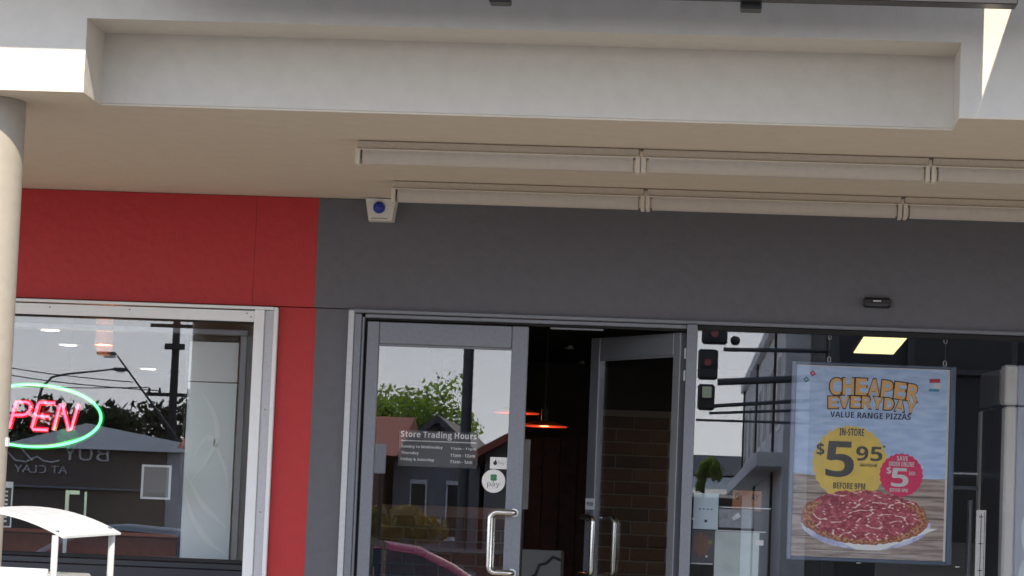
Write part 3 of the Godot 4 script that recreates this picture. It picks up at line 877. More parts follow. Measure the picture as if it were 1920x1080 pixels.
	for s in [[0.17, 1.55, 0.085], [0.16, 1.25, 0.11], [0.14, 0.98, 0.10], [0.3, 1.40, 0.14], [0.3, 1.1, 0.16], [0.28, 0.85, 0.15]]:
		part(f, "swirl", disc(s[2], 0.002, 28, 3, 0.06, s[2] * 1.4), pale, Vector3(s[0], s[1], 0.0016))
	part(f, "swirl", prism(PackedVector2Array([Vector2(0.06, 1.90), Vector2(0.13, 1.80), Vector2(0.2, 1.86), Vector2(0.14, 1.845)]), 0.002), pale, Vector3(0, 0, 0.0016))

	var hr := thing("measuring_strip", "white height strip with dark marks beside the drinks fridge", "strip", Vector3(1.452, 0.012, -0.14))
	slab(hr, "board", M.white, -0.027, 0.027, 0.0, 1.36, -0.006, 0.006, 0.001)
	slab(hr, "centre_line", M.print_black, -0.002, 0.002, 0.3, 1.34, 0.0063, 0.0075, 0.0001)
	slab(hr, "edge_line", M.print_black, 0.018, 0.021, 0.3, 1.35, 0.0063, 0.0075, 0.0001)
	for k in 7: slab(hr, "mark", M.print_black, -0.012, 0.012, 1.32 - k * 0.15, 1.325 - k * 0.15, 0.0063, 0.0078, 0.0001)
	var gp := thing("grey_post", "thin dark grey post standing left of the white height strip", "post", Vector3(1.415, 0.012, -0.45))
	part(gp, "shaft", cyl(0.016, 0.016, 1.42, 16), M.alu, Vector3(0, 0.71, 0))
	part(gp, "base", cyl(0.10, 0.11, 0.02, 24), M.alu_dark, Vector3(0, 0.01, 0))
	var rb := thing("wall_rack", "steel rack with two rails between poster and drinks fridge", "rack", Vector3(1.36, 0.012, -0.9))
	slab(rb, "rail", M.steel, -0.45, 0.16, 1.578, 1.592, -0.01, 0.01, 0.002)
	slab(rb, "rail", M.alu, -0.45, 0.16, 1.49, 1.512, -0.02, 0.02, 0.002)
	slab(rb, "bin_front", M.int_pale, -0.45, 0.16, 0.75, 1.18, -0.04, 0.0, 0.004)
	for x in [-0.44, 0.15]: slab(rb, "upright", M.alu_dark, x - 0.012, x + 0.012, 0.0, 1.62, -0.06, -0.041, 0.002)

	# recessed ceiling light
	var tl := thing("ceiling_light_panel", "lit yellowish ceiling light panel above the poster", "light", Vector3(1.07, 2.598, -4.3))
	slab(tl, "frame", M.dark, -0.17, 0.17, -0.012, 0.0, -0.9, 0.9, 0.002)
	slab(tl, "diffuser_light", glow(Color(1.0, 0.93, 0.68), 0.85), -0.145, 0.145, -0.018, -0.0125, -0.86, 0.86, 0.001)
	var al := AreaLight3D.new()
	al.name = "panel_light"
	tl.add_child(al)
	al.area_size = Vector2(0.28, 1.7)
	al.position = Vector3(0, -0.025, 0)
	al.rotation = Vector3(-PI / 2, 0, 0)
	al.light_color = Color(1.0, 0.93, 0.75)
	al.light_energy = 0.5
	al.shadow_enabled = true

# ------------------------------------------------------------------- interior
func brick_wall(called: String, label: String, x0: float, x1: float, y1: float, z: float, bw: float, bh: float) -> void:
	var w := thing(called, label, "wall")
	slab(w, "mortar", M.mortar, x0, x1, 0.012, y1, z - 0.2, z)
	var mats = brick_mats()
	var row := 0
	var y = 0.60
	while y + bh < y1:
		var x = x0 + (-(bw + 0.01) / 2 if row % 2 else 0.0)
		while x < x1:
			var a = max(x, x0 + 0.002)
			var b = min(x + bw, x1 - 0.002)
			if b - a > 0.04:
				var proud = 0.008 + rng.randf() * 0.006
				slab(w, "brick", mats[rng.randi() % 4], a, b, y, y + bh, z - 0.03, z + proud, 0.004)
			x += bw + 0.01
		y += bh + 0.01
		row += 1

func build_interior() -> void:
	brick_wall("brick_pier", "dim brick pier seen through the open door's glass", -0.95, -0.375, 2.14, -6.0, 0.26, 0.090)
	brick_wall("brick_counter", "low brick counter wall deep behind the closed glass door", -2.30, -1.35, 1.32, -3.4, 0.155, 0.072)
	var tp := thing("timber_screen", "dark red timber screen deep inside the doorway", "screen", Vector3(-1.20, 0.012, -6.4))
	for k in 5:
		slab(tp, "board", M.timber, -0.33 + k * 0.136, -0.198 + k * 0.136, 0.0, 1.92, -0.02, 0.02 + 0.004 * (k % 2), 0.003)
	var sb := thing("storage_box", "pale grey box with black cable low inside the doorway", "box", Vector3(-1.06, 0.012, -1.2))
	slab(sb, "carcass", mat(lin(0.16, 0.16, 0.165), 0.6), -0.13, 0.11, 0.0, 1.04, -0.3, 0.0, 0.004)
	part(sb, "cable", tube([Vector3(0.11, 0.98, 0.008), Vector3(0.06, 1.0, 0.01), Vector3(0.02, 0.96, 0.01), Vector3(-0.02, 0.95, 0.01), Vector3(-0.04, 0.89, 0.01), Vector3(-0.12, 0.84, 0.01)], 0.009, 8), M.black)
	var rs = mat(lin(0.62, 0.13, 0.07), 0.4)
	for p in [[-1.38, 1.955, -3.0, "orange red dish pendant lamp behind the closed door's stile"], [-1.175, 1.862, -2.7, "orange red dish pendant lamp, lower one in the doorway"]]:
		var t := thing("pendant_lamp", p[3], "lamp", Vector3(p[0], p[1], p[2]), "dish pendant lamps")
		part(t, "shade", cyl(0.155, 0.06, 0.03, 40), rs, Vector3(0, 0.012, 0))
		part(t, "inner_dish", cyl(0.15, 0.15, 0.004, 40), glow(Color(0.95, 0.32, 0.18), 0.22), Vector3(0, -0.006, 0))
		part(t, "holder", cyl(0.02, 0.02, 0.08, 16), M.black, Vector3(0, 0.067, 0))
		part(t, "cord", cyl(0.004, 0.004, 2.6 - p[1] - 0.107, 8), M.black, Vector3(0, 0.107 + (2.6 - p[1] - 0.107) / 2, 0))
		var li := OmniLight3D.new()
		li.name = "bulb_glow"
		t.add_child(li)
		li.position = Vector3(0, -0.035, 0)
		li.light_color = Color(1.0, 0.7, 0.45)
		li.light_energy = 0.015
		li.light_size = 0.03
		li.omni_range = 10
		li.omni_attenuation = 2
		li.shadow_enabled = true
	for p in [[-1.19, 2.598, -5.74, "small dim spotlight on the black ceiling, nearer one"], [-1.18, 2.598, -7.46, "small dim spotlight on the black ceiling, farther one"]]:
		var t := thing("ceiling_spot", p[3], "light", Vector3(p[0], p[1], p[2]), "spots on the black ceiling")
		part(t, "rim", cyl(0.045, 0.045, 0.02, 20), M.steel, Vector3(0, -0.01, 0))
		part(t, "lens", cyl(0.03, 0.035, 0.004, 20), M.white, Vector3(0, -0.022, 0))
	var no := thing("white_paper_notice", "narrow white paper notice hung beside the doorway gap", "notice", Vector3(-1.12, 1.48, -0.35))
	slab(no, "sheet", M.int_pale, -0.03, 0.012, -0.2, 0.2, -0.001, 0.001, 0.0003)
	slab(no, "stand", M.black, -0.02, -0.01, -1.468, -0.201, -0.006, 0.006, 0.001)

# -------------------------------------------------------------- bin enclosure
func build_bin() -> void:
	# near corner of the arched cover and the way its end edge runs back
	var b := thing("bin_enclosure", "white bin enclosure with arched roof in the lower left corner", "bin", Vector3(-2.86, 0, 5.05))
	b.rotation.y = 0.0
	var e0 := Vector3(-2.548, 1.028, 5.30) - b.position      # near right corner
	var e1 := Vector3(-2.402, 1.052, 4.90) - b.position      # far right corner
	var run := (e1 - e0); run.y = 0
	var along := -run.cross(Vector3.UP).normalized()          # to the left, across the arch
	if along.x > 0: along = -along
	var st := SurfaceTool.new()
	st.begin(Mesh.PRIMITIVE_TRIANGLES)
	st.set_smooth_group(0)
	var N := 20
	var width := 0.86
	var top := []
	for i in N + 1:
		var s = float(i) / N
		var h = 0.093 * (1.0 - pow(abs(2.0 * s - 1.0), 2.1))
		top.append([e0 + along * width * s + Vector3(0, h, 0), e1 + along * width * s + Vector3(0, h, 0)])
	for i in N:
		var mid = (top[i][0] + top[i + 1][1]) / 2.0
		quad(st, top[i][0], top[i + 1][0], top[i + 1][1], top[i][1], mid - Vector3(0, 1, 0))
	st.set_smooth_group(1)
	var dn := Vector3(0, -0.008, 0)
	for i in N:
		var mid = (top[i][0] + top[i + 1][1]) / 2.0
		quad(st, top[i][0] + dn, top[i + 1][0] + dn, top[i + 1][1] + dn, top[i][1] + dn, mid + Vector3(0, 1, 0))
	st.set_smooth_group(-1)
	for i in N:
		for k in 2:
			quad(st, top[i][k], top[i + 1][k], top[i + 1][k] + dn, top[i][k] + dn, top[i][1 - k])
	for i in [0, N]: quad(st, top[i][0], top[i][1], top[i][1] + dn, top[i][0] + dn, top[N / 2][0])
	st.generate_normals()
	var cream = mat(lin(0.46, 0.46, 0.43), 0.45, 0, grain(81, 0.03, 0.8, 1.08), 1.5)
	part(b, "arched_roof", st.commit(), cream)
	for s in [0.035, 0.825]:
		for k in 2:
			var e = (e0 if k == 0 else e1) + along * s + run.normalized() * (0.0 if k == 0 else -0.01)
			var hh = e.y + 0.093 * (1.0 - pow(abs(2.0 * s / width - 1.0), 2.1)) - 0.012
			part(b, "leg", cyl(0.0135, 0.0135, hh, 16), cream, Vector3(e.x, hh / 2, e.z))
	for k in 2:
		for s in [0.04, 0.82]:
			var e = (e0 if k == 0 else e1) + along * s + run.normalized() * (0.02 if k == 0 else -0.02)
			part(b, "bolt", cyl(0.008, 0.007, 0.006, 12), M.screw, Vector3(e.x, e.y + 0.093 * (1.0 - pow(abs(2.0 * s / width - 1.0), 2.1)) + 0.002, e.z))
	var mid := (e0 + e1) / 2.0 + along * 0.43
	var yaw := atan2(-along.z, along.x)
	var body := part(b, "bin_body", box(0.34, 0.88, 0.32, 0.01), mat(lin(0.45, 0.45, 0.44), 0.4, 0.6), Vector3(mid.x, 0.445, mid.z) - along * 0.17, Vector3(0, yaw, 0))
	var fp := part(b, "front_panel", box(0.74, 0.80, 0.012, 0.003), cream, Vector3(0, 0.50, 0) + (e0 + along * 0.43) * Vector3(1, 0, 1), Vector3(0, yaw, 0))

# -------------------------------------- the far side of the street, seen in the glass
func leaves(center: Vector3, radius: Vector3, count: int, size: float, clumps: int) -> ArrayMesh:
	var st := SurfaceTool.new()
	st.begin(Mesh.PRIMITIVE_TRIANGLES)
	var cs := []
	for k in clumps:
		var d = Vector3(rng.randfn(), rng.randfn(), rng.randfn()).normalized() * (0.35 + 0.6 * rng.randf())
		cs.append([center + d * radius, 0.22 + 0.24 * rng.randf()])
	for i in count:
		var c = cs[rng.randi() % clumps]
		var d = Vector3(rng.randfn(), rng.randfn(), rng.randfn()).normalized() * pow(rng.randf(), 0.4)
		var p = c[0] + d * radius * c[1]
		var a = Vector3(rng.randfn(), rng.randfn(), rng.randfn()).normalized()
		var b = a.cross(Vector3(rng.randfn(), rng.randfn(), rng.randfn())).normalized()
		var s = size * (0.6 + 0.8 * rng.randf())
		var v = [p - a * s, p + b * s * 0.45, p + a * s, p - b * s * 0.45]
		for k in [0, 1, 2, 0, 2, 3]:
			st.add_vertex(v[k])
	st.generate_normals()
	return st.commit()

func tree(label: String, at: Vector3, height: float, radius: Vector3, crown_y: float, leaf_mat: Material, count: int, size: float, clumps := 26) -> void:
	var t := thing("street_tree", label, "tree", at, "trees across the street")
	var bark = mat(lin(0.07, 0.055, 0.045), 0.9)
	part(t, "trunk", tube([Vector3(0, 0, 0), Vector3(0.05, crown_y * 0.5, 0), Vector3(0, crown_y, 0.05)], [0.22, 0.17, 0.10], 10), bark)
	for k in 6:
		var a = TAU * k / 6.0 + rng.randf()
		var d = Vector3(cos(a) * radius.x, radius.y * (0.2 + 0.6 * rng.randf()), sin(a) * radius.z) * 0.75
		part(t, "limb", tube([Vector3(0, crown_y * (0.6 + 0.06 * k), 0), Vector3(0, crown_y, 0) + d * 0.5, Vector3(0, crown_y, 0) + d], [0.09, 0.06, 0.02], 7), bark)
	part(t, "crown", leaves(Vector3(0, crown_y, 0), radius, count, size, clumps), leaf_mat)

func house(label: String, x0: float, x1: float, z: float, depth: float, eave: float, ridge: float, wall: Material, roof: Material, gable_front: bool) -> void:
	var h := thing("house", label, "house", Vector3((x0 + x1) / 2, -0.35, z), "houses across the street")
	var w = x1 - x0
	slab(h, "wall", wall, -w / 2, w / 2, 0, eave + 0.35, 0, depth)
	var st := start()
	var e = eave + 0.35
	var r = ridge + 0.35
	var o = 0.35
	if gable_front:
		part(h, "gable", prism(PackedVector2Array([Vector2(-w / 2, e), Vector2(w / 2, e), Vector2(0, r - 0.12)]), 0.2), wall, Vector3(0, 0, 0.1))
		for s in [-1, 1]:
			var sl = prism(PackedVector2Array([Vector2(0, r), Vector2(s * (w / 2 + o), e - o * (r - e) / (w / 2)), Vector2(s * (w / 2 + o), e - o * (r - e) / (w / 2) - 0.14), Vector2(0, r - 0.14)]), depth + 0.7)
			part(h, "roof", sl, roof, Vector3(0, 0, depth / 2))
	else:
		part(h, "roof", prism(PackedVector2Array([Vector2(-0.4, e - 0.12), Vector2(depth / 2, r), Vector2(depth + 0.4, e - 0.12)]), w + 0.7), roof, Vector3(0, 0, 0), Vector3(0, -PI / 2, 0))
	for k in 2:
		var wi = slab(h, "window", M.white_frame, -w * 0.3 + k * w * 0.42, -w * 0.3 + k * w * 0.42 + w * 0.2, e - 1.6, e - 0.5, -0.05, -0.001)
		part(wi, "pane", box(w * 0.16, 0.95, 0.02, 0.002), M.black, Vector3(0, 0, -0.03))

func car(label: String, at: Vector3, turn: float, paint: Material) -> void:
	var t := thing("parked_car", label, "car", at, "cars parked across the street", turn)
	# length along x (nose at +x), sections across
	var prof := [[-2.1, 0.45, 0.75, 0.70], [-2.0, 0.30, 0.95, 0.80], [-1.2, 0.22, 1.0, 0.85], [0.0, 0.22, 0.96, 0.86], [0.9, 0.22, 0.93, 0.85], [1.7, 0.26, 0.82, 0.80], [2.1, 0.38, 0.62, 0.66]]
	var cab := [[-1.85, 0.96, 0.72], [-1.35, 1.30, 0.62], [-0.9, 1.40, 0.58], [-0.2, 1.44, 0.58], [0.3, 1.38, 0.58], [0.75, 1.18, 0.64], [1.15, 0.94, 0.74]]
	var st := SurfaceTool.new()
	st.begin(Mesh.PRIMITIVE_TRIANGLES)
	st.set_smooth_group(0)
	for i in prof.size() - 1:
		var a = prof[i]; var b = prof[i + 1]
		var ra := [Vector3(a[0], a[1], -a[3]), Vector3(a[0], (a[1] + a[2]) / 2, -a[3] * 1.05), Vector3(a[0], a[2], -a[3] * 0.93), Vector3(a[0], a[2], a[3] * 0.93), Vector3(a[0], (a[1] + a[2]) / 2, a[3] * 1.05), Vector3(a[0], a[1], a[3])]
		var rb := [Vector3(b[0], b[1], -b[3]), Vector3(b[0], (b[1] + b[2]) / 2, -b[3] * 1.05), Vector3(b[0], b[2], -b[3] * 0.93), Vector3(b[0], b[2], b[3] * 0.93), Vector3(b[0], (b[1] + b[2]) / 2, b[3] * 1.05), Vector3(b[0], b[1], b[3])]
		for k in 6: quad(st, ra[k], ra[(k + 1) % 6], rb[(k + 1) % 6], rb[k], Vector3((a[0] + b[0]) / 2, 0.6, 0))
		if i == 0:
			for k in [1, 2, 3, 4]: tri(st, ra[0], ra[k], ra[k + 1], Vector3(0, 0.6, 0))
		if i == prof.size() - 2:
			for k in [1, 2, 3, 4]: tri(st, rb[0], rb[k], rb[k + 1], Vector3(0, 0.6, 0))
	st.generate_normals()
	part(t, "body", st.commit(), paint)
	var win := start()
	var roof := SurfaceTool.new()
	roof.begin(Mesh.PRIMITIVE_TRIANGLES)
	roof.set_smooth_group(0)
	for i in cab.size() - 1:
		var a = cab[i]; var b = cab[i + 1]
		for s in [-1, 1]:
			quad(win, Vector3(a[0], 0.93, s * 0.80), Vector3(b[0], 0.93, s * 0.80), Vector3(b[0], b[1] - 0.09, s * (b[2] + 0.02)), Vector3(a[0], a[1] - 0.09, s * (a[2] + 0.02)), Vector3(0, 1.1, 0))
		var rt = roof if i >= 1 and i < cab.size() - 3 else win
		quad(rt, Vector3(a[0], a[1], -a[2] + 0.1), Vector3(b[0], b[1], -b[2] + 0.1), Vector3(b[0], b[1], b[2] - 0.1), Vector3(a[0], a[1], a[2] - 0.1), Vector3(0, 0.5, 0))
		for s in [-1, 1]:
			quad(roof, Vector3(a[0], a[1], s * (a[2] - 0.1)), Vector3(b[0], b[1], s * (b[2] - 0.1)), Vector3(b[0], b[1] - 0.045, s * (b[2] - 0.01)), Vector3(a[0], a[1] - 0.045, s * (a[2] - 0.01)), Vector3(0, 0.5, 0))
			quad(roof, Vector3(a[0], a[1] - 0.045, s * (a[2] - 0.01)), Vector3(b[0], b[1] - 0.045, s * (b[2] - 0.01)), Vector3(b[0], b[1] - 0.10, s * (b[2] + 0.035)), Vector3(a[0], a[1] - 0.10, s * (a[2] + 0.035)), Vector3(0, 0.5, 0))
	roof.generate_normals()
	part(t, "roof", roof.commit(), paint)
	part(t, "windows", done(win), mat(lin(0.015, 0.017, 0.02), 0.05))
	for x in [-1.3, 1.3]:
		for s in [-1, 1]:
			var w = part(t, "wheel", cyl(0.31, 0.31, 0.2, 28), M.rubber, Vector3(x, 0.31, s * 0.76), Vector3(PI / 2, 0, 0))
			part(w, "rim", cyl(0.19, 0.17, 0.02, 20), M.steel, Vector3(0, s * 0.105, 0))
	for s in [-1, 1]:
		part(t, "headlight", box(0.14, 0.14, 0.3, 0.04), M.white, Vector3(2.0, 0.6, s * 0.5))
		part(t, "tail_lamp", box(0.06, 0.16, 0.25, 0.03), mat(lin(0.3, 0.01, 0.01), 0.3), Vector3(-2.08, 0.72, s * 0.55))

func build_street() -> void:
	var wood = mat(lin(0.05, 0.045, 0.04), 0.9)
	var metal = mat(lin(0.06, 0.065, 0.07), 0.5, 0.4)
	var g = -0.35
	var pa := thing("power_pole", "timber power pole with two crossarms mirrored in the left window", "pole", Vector3(-18.05, g, 80))
	part(pa, "shaft", cyl(0.17, 0.12, 8.45, 16), wood, Vector3(0, 4.225, 0))
	slab(pa, "crossarm", wood, -0.9, 0.5, 8.2, 8.32, 0.14, 0.24)
	slab(pa, "crossarm", wood, -0.95, 0.55, 5.93, 6.05, 0.18, 0.28)
	for x in [-0.85, -0.5, 0.45]:
		part(pa, "insulator", cyl(0.05, 0.03, 0.16, 10), M.black, Vector3(x, 6.13, 0.23))
	slab(pa, "switch_box", M.black, -0.32, 0.34, 7.45, 7.65, -0.3, -0.18, 0.02)
	var wires := [[Vector3(-30, 8.0, 78), Vector3(-19.4, 6.0, 80)], [Vector3(-30, 7.6, 78), Vector3(-18.5, 5.75, 80)], [Vector3(-30, 6.7, 78), Vector3(-18.9, 5.85, 80)]]
	var wl := ["overhead wire running left from the power pole, highest", "overhead wire running left from the power pole, middle", "overhead wire running left from the power pole, lowest"]
	for i in 3:
		var pts := []
		for k in 13:
			var s = k / 12.0
			pts.append(wires[i][0].lerp(wires[i][1], s) - Vector3(0, 0.5 * sin(PI * s), 0))
		var o = part(self, "overhead_wire", tube(pts, 0.018, 5), M.black)
		tag(o, wl[i], "wire", "overhead wires")
	var l1 := thing("street_lamp", "street lamp on a slanting arm mirrored left of the power pole", "street lamp", Vector3(-14.1, g, 60), "street lamps")
	part(l1, "pole", tube([Vector3(0, 0, 0), Vector3(0, 3.8, 0), Vector3(-0.3, 4.2, 0), Vector3(-1.75, 6.0, 0)], [0.06, 0.05, 0.035, 0.025], 10), metal)
	part(l1, "lamp_head", box(0.5, 0.09, 0.25, 0.03), metal, Vector3(-2.03, 6.05, 0))
	part(l1, "lamp_lens", box(0.3, 0.05, 0.2, 0.01), M.pale_frame, Vector3(-1.95, 5.965, 0))
	var l2 := thing("street_lamp", "street lamp with long curved arm above the neon sign's reflection", "street lamp", Vector3(-20.18, g, 70), "street lamps")
	part(l2, "pole", tube([Vector3(0, 0, 0), Vector3(0, 5.3, 0), Vector3(0.08, 5.6, 0), Vector3(0.35, 5.9, 0), Vector3(0.75, 6.0, 0), Vector3(2.2, 6.2, 0)], [0.06, 0.05, 0.04, 0.034, 0.03, 0.026], 10), metal)
	part(l2, "lamp_head", box(0.42, 0.1, 0.22, 0.03), metal, Vector3(2.38, 6.2, 0))
	part(l2, "lamp_lens", box(0.2, 0.04, 0.16, 0.01), M.pale_frame, Vector3(2.38, 6.135, 0))

	var leaf_dark = mat(lin(0.045, 0.05, 0.022), 0.8)
	leaf_dark.backlight_enabled = true; leaf_dark.backlight = Color(0.10, 0.11, 0.04)
	var leaf_green = mat(lin(0.12, 0.14, 0.035), 0.7)
	leaf_green.backlight_enabled = true; leaf_green.backlight = Color(0.55, 0.70, 0.16)
	var leaf_gold = mat(lin(0.20, 0.16, 0.035), 0.7)
	leaf_gold.backlight_enabled = true; leaf_gold.backlight = Color(0.4, 0.33, 0.08)
	tree("broad dark tree mirrored behind the neon sign", Vector3(-20.8, g, 75), 5.5, Vector3(3.2, 2.2, 2.5), 3.4, leaf_dark, 9000, 0.16)
	tree("sparse dark tree mirrored beside the power pole", Vector3(-19.6, g, 90), 6.2, Vector3(2.2, 1.6, 2.0), 4.9, leaf_dark, 1800, 0.16)
	tree("leafy green tree mirrored in the closed glass door", Vector3(-6.6, g, 45), 5.0, Vector3(1.5, 1.25, 1.5), 3.75, leaf_green, 8500, 0.062, 44)
	var sh := thing("golden_shrub", "yellow green shrub mirrored low in the closed glass door", "shrub", Vector3(-5.0, g, 30))
	part(sh, "foliage", leaves(Vector3(0, 1.55, 0), Vector3(0.75, 0.5, 0.5), 2500, 0.06, 12), leaf_gold)
	for k in 4: part(sh, "stem", tube([Vector3(0.05 * k, 0, 0), Vector3(-0.3 + 0.2 * k, 1.4, 0.1 * k)], [0.03, 0.015], 6), wood)

	# hoarding building
	var hb := thing("hoarding_building", "brown building with BUY hoarding mirrored in the left window", "building", Vector3(0, g, 50))
	slab(hb, "wall", mat(lin(0.16, 0.125, 0.10), 0.8, 0, grain(91, 0.05, 0.8, 1.1), 0.3), -19.0, -12.55, 0, 3.25, 0, 6)
	slab(hb, "corner_wall", mat(lin(0.5, 0.5, 0.5), 0.8), -12.54, -12.0, 0, 3.45, 0.05, 6)
	part(hb, "roof", prism(PackedVector2Array([Vector2(-16.4, 3.26), Vector2(-14.37, 3.84), Vector2(-11.9, 3.44), Vector2(-11.9, 3.30), Vector2(-12.3, 3.26)]), 6.4), mat(lin(0.8, 0.8, 0.8), 0.7), Vector3(0, 0, 3.0))
	var off_white = mat(lin(0.65, 0.65, 0.63), 0.6)
	lettering(hb, "hoarding_word", "BUY", Vector3(-14.38, 3.17, -0.03), 1.05, 0.34, off_white, "Droid Sans", 400, 0.03, Vector3(0, PI, 0))
	lettering(hb, "hoarding_word", "AT CLAY", Vector3(-15.4, 2.77, -0.03), 1.22, 0.17, off_white, "Droid Sans", 400, 0.03, Vector3(0, PI, 0))
	var sc := []
	for p in [[-14.98, 2.98], [-15.15, 2.93], [-15.35, 2.96], [-15.5, 3.05], [-15.75, 2.92], [-16.0, 2.95], [-16.25, 3.2], [-15.95, 3.3], [-15.75, 3.1], [-15.6, 2.95]]:
		sc.append(Vector3(p[0], p[1], -0.03))
	part(hb, "script_stroke", tube(sc, 0.025, 6), off_white)
	slab(hb, "sign_ledge", M.alu, -19.0, -12.56, 2.35, 2.40, -0.12, -0.001)

	# houses and lamp pole seen in the door
	var grey_wall = mat(lin(0.26, 0.26, 0.27), 0.8)
	var red_roof = mat(lin(0.32, 0.08, 0.055), 0.85, 0, grain(95, 0.06, 0.7, 1.2), 1.0)
	house("grey gabled house mirrored in the closed glass door", -6.05, -4.45, 38.0, 7.0, 2.75, 3.45, grey_wall, mat(lin(0.10, 0.10, 0.105), 0.8), true)
	house("red roofed house left of the grey gable in the reflection", -9.5, -6.2, 37.0, 5.0, 2.75, 3.45, mat(lin(0.20, 0.10, 0.075), 0.85), red_roof, false)
	house("red roofed house right of the dark lamp pole in the reflection", -4.2, -1.4, 36.0, 6.0, 2.85, 3.65, mat(lin(0.20, 0.19, 0.18), 0.85), red_roof, true)
	var dp := thing("dark_lamp_pole", "dark steel pole mirrored in the upper part of the closed glass door", "pole", Vector3(-4.40, g, 34))
	part(dp, "shaft", cyl(0.10, 0.08, 9.0, 16), metal, Vector3(0, 4.5, 0))
	part(dp, "base", cyl(0.18, 0.16, 0.3, 16), metal, Vector3(0, 0.15, 0))
	var wb := thing("white_board", "white board on posts mirrored at the closed door's left edge", "board", Vector3(-5.2, g, 28))
	slab(wb, "panel", M.white, -0.2, 0.13, 2.45, 2.9, -0.02, 0.02)
	for x in [-0.15, 0.08]: slab(wb, "post", wood, x - 0.025, x + 0.025, 0, 2.45, -0.02, 0.02)
	var fe := thing("brick_fence", "low brick fence mirrored under the houses", "fence", Vector3(-6.0, g, 33))
	slab(fe, "wall", mat(lin(0.15, 0.08, 0.06), 0.9, 0, grain(97, 0.1, 0.7, 1.2), 1.0), -5, 5, 0, 1.3, 0, 0.2)
	slab(fe, "coping", M.mortar, -5.05, 5.05, 1.301, 1.37, -0.04, 0.24)

	var red_paint = mat(lin(0.42, 0.02, 0.06), 0.25)
	red_paint.clearcoat_enabled = true; red_paint.clearcoat = 1.0; red_paint.clearcoat_roughness = 0.03
	var grey_paint = mat(lin(0.20, 0.21, 0.22), 0.3)
	grey_paint.clearcoat_enabled = true; grey_paint.clearcoat = 1.0; grey_paint.clearcoat_roughness = 0.03
	car("glossy red car whose roof is mirrored low in the closed door", Vector3(-4.15, g, 22), 0, red_paint)
	car("grey car mirrored low in the left window", Vector3(-8.9, g + 0.1, 27), PI, grey_paint)

	# traffic signal and the shops down the side street, seen in the right window
	var ts := thing("traffic_signal", "black traffic signals on long arms mirrored left of the poster", "traffic signal", Vector3(1.5, g, 25))
	part(ts, "mast", cyl(0.11, 0.08, 5.0, 16), metal, Vector3(0, 2.5, 0))
	for a in [[4.30, 4.33, -1.55, 0.03], [3.84, 3.96, -1.62, 0.05], [3.50, 3.66, -1.7, 0.028], [3.40, 3.52, -1.72, 0.02], [3.30, 3.31, -1.9, 0.018]]:
		part(ts, "arm", tube([Vector3(0, a[1], 0), Vector3(a[2] / 2, (a[0] + a[1]) / 2, 0), Vector3(a[2], a[0], 0)], a[3], 8), metal)
	var head_m = mat(lin(0.02, 0.022, 0.025), 0.4)
	for hd in [[-1.68, 4.48, 0.36, 0.22, 0], [-1.76, 4.08, 0.28, 0.42, 1], [-1.77, 3.62, 0.24, 0.36, 2]]:
		var bx = part(ts, "signal_head", box(hd[2], hd[3], 0.25, 0.03), head_m, Vector3(hd[0], hd[1], 0))
		part(bx, "visor", cyl(0.07, 0.07, 0.12, 16), head_m, Vector3(0, 0.02, -0.17), Vector3(PI / 2, 0, 0))
		if hd[4] == 2:
			part(bx, "signal_lens", box(0.13, 0.16, 0.02, 0.008), mat(lin(0.72, 0.80, 0.45), 0.3), Vector3(0.01, 0.06, -0.24))
		else:
			part(bx, "signal_lens", cyl(0.05, 0.05, 0.01, 16), mat(lin(0.3, 0.05, 0.05), 0.2), Vector3(0, 0.02, -0.232), Vector3(PI / 2, 0, 0))
	part(ts, "camera_ball", ball(0.07), head_m, Vector3(-1.39, 4.43, 0))

	var rw := thing("side_street_shops", "pale grey two storey shops receding in the right window's reflection", "building", Vector3(0.52, g, 62))
	rw.rotation.y = -atan2(0.75, 41.0)
	var pale = mat(lin(0.84, 0.84, 0.82), 0.8, 0, grain(98, 0.05, 0.8, 1.1), 0.3)
	slab(rw, "wall", pale, 0.0, 6.0, 0, 5.7, -27, 0)
	slab(rw, "parapet", pale, -0.12, 6.0, 5.701, 5.95, -27, 0)
	slab(rw, "awning", pale, -0.45, -0.001, 3.0, 3.25, -27, -2)
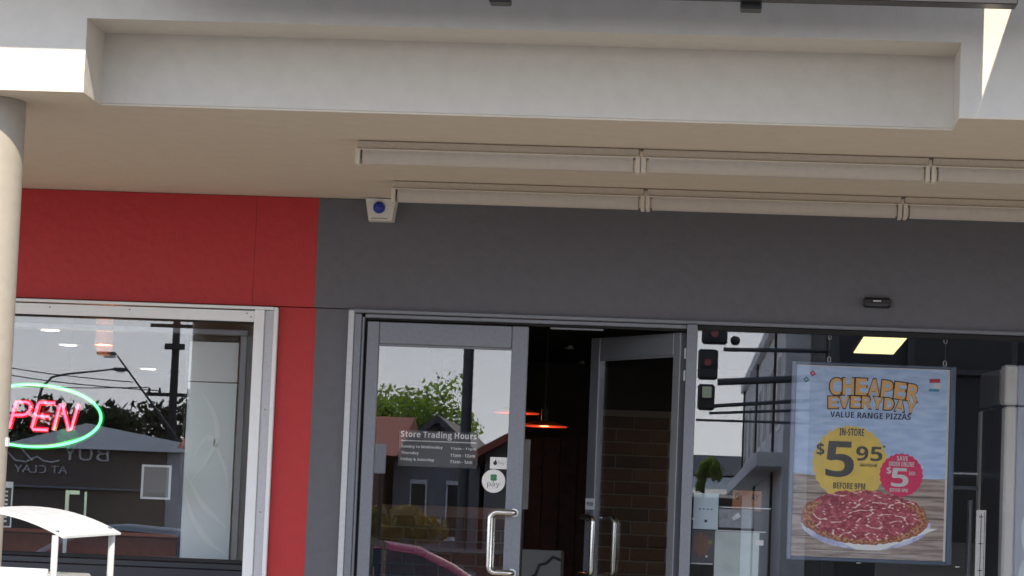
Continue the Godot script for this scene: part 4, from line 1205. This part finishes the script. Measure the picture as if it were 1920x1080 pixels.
	for k in 7:
		var wi = slab(rw, "window", M.white_frame, -0.03, -0.001, 3.7, 5.1, -26.0 + k * 3.7, -24.3 + k * 3.7)
		part(wi, "pane", box(0.02, 1.2, 1.4, 0.002), M.black, Vector3(-0.012, 0, 0))
		if k % 3 == 0: slab(rw, "downpipe", M.dark, -0.08, -0.031, 0.0, 5.7, -23.6 + k * 3.7, -23.5 + k * 3.7)
	var db := thing("added_dark_block", "dark block added across the street to darken the poster window reflection", "building", Vector3(1.45, g, 27.0))  # added out of view so the glass over the poster mirrors something dark
	slab(db, "wall", mat(lin(0.035, 0.035, 0.038), 0.8), 0.0, 22.0, 0, 7.5, 0.3, 8)
	for k in 5:
		for j in 2:
			var wi = slab(db, "window", M.alu_dark, 1.2 + k * 2.6, 2.8 + k * 2.6, 1.2 + j * 3.0, 2.8 + j * 3.0, 0.2, 0.299)
			part(wi, "pane", box(1.4, 1.4, 0.02, 0.002), M.black, Vector3(0, 0, -0.055))
	slab(db, "cornice", M.alu_dark, -0.1, 22.1, 7.501, 7.8, 0.1, 8.1)
	var ks := thing("corner_shop", "dark corner shop with pale awning mirrored beside the door jamb", "building", Vector3(-0.6, g, 66))
	slab(ks, "wall", mat(lin(0.07, 0.07, 0.07), 0.8), -4, 3.0, 0, 3.4, 0, 6)
	part(ks, "awning", prism(PackedVector2Array([Vector2(0, 3.6), Vector2(-1.6, 3.1), Vector2(-1.6, 3.0), Vector2(0, 3.4)]), 5.0), mat(lin(0.6, 0.58, 0.52), 0.7), Vector3(-1.5, 0, 0), Vector3(0, -PI / 2, 0))
	slab(ks, "roof", M.alu, -4.1, 3.1, 3.65, 4.2, 0.05, 6.1)
	var ps := thing("kerb_shrub", "green shrub mirrored low beside the right door jamb", "shrub", Vector3(-0.28, g, 28))
	part(ps, "foliage", leaves(Vector3(0, 2.64, 0), Vector3(0.22, 0.38, 0.22), 1400, 0.04, 8), leaf_green)
	part(ps, "stem", tube([Vector3(0, 0, 0), Vector3(0, 2.5, 0)], [0.04, 0.02], 8), wood)

func _ready() -> void:
	rng.seed = 4711
	setup_view()
	make_materials()
	setup_ground()
	build_shop()
	build_left_window()
	build_doors()
	build_right_window()
	build_battens()
	build_interior()
	build_poster()
	build_neon()
	build_bin()
	build_street()
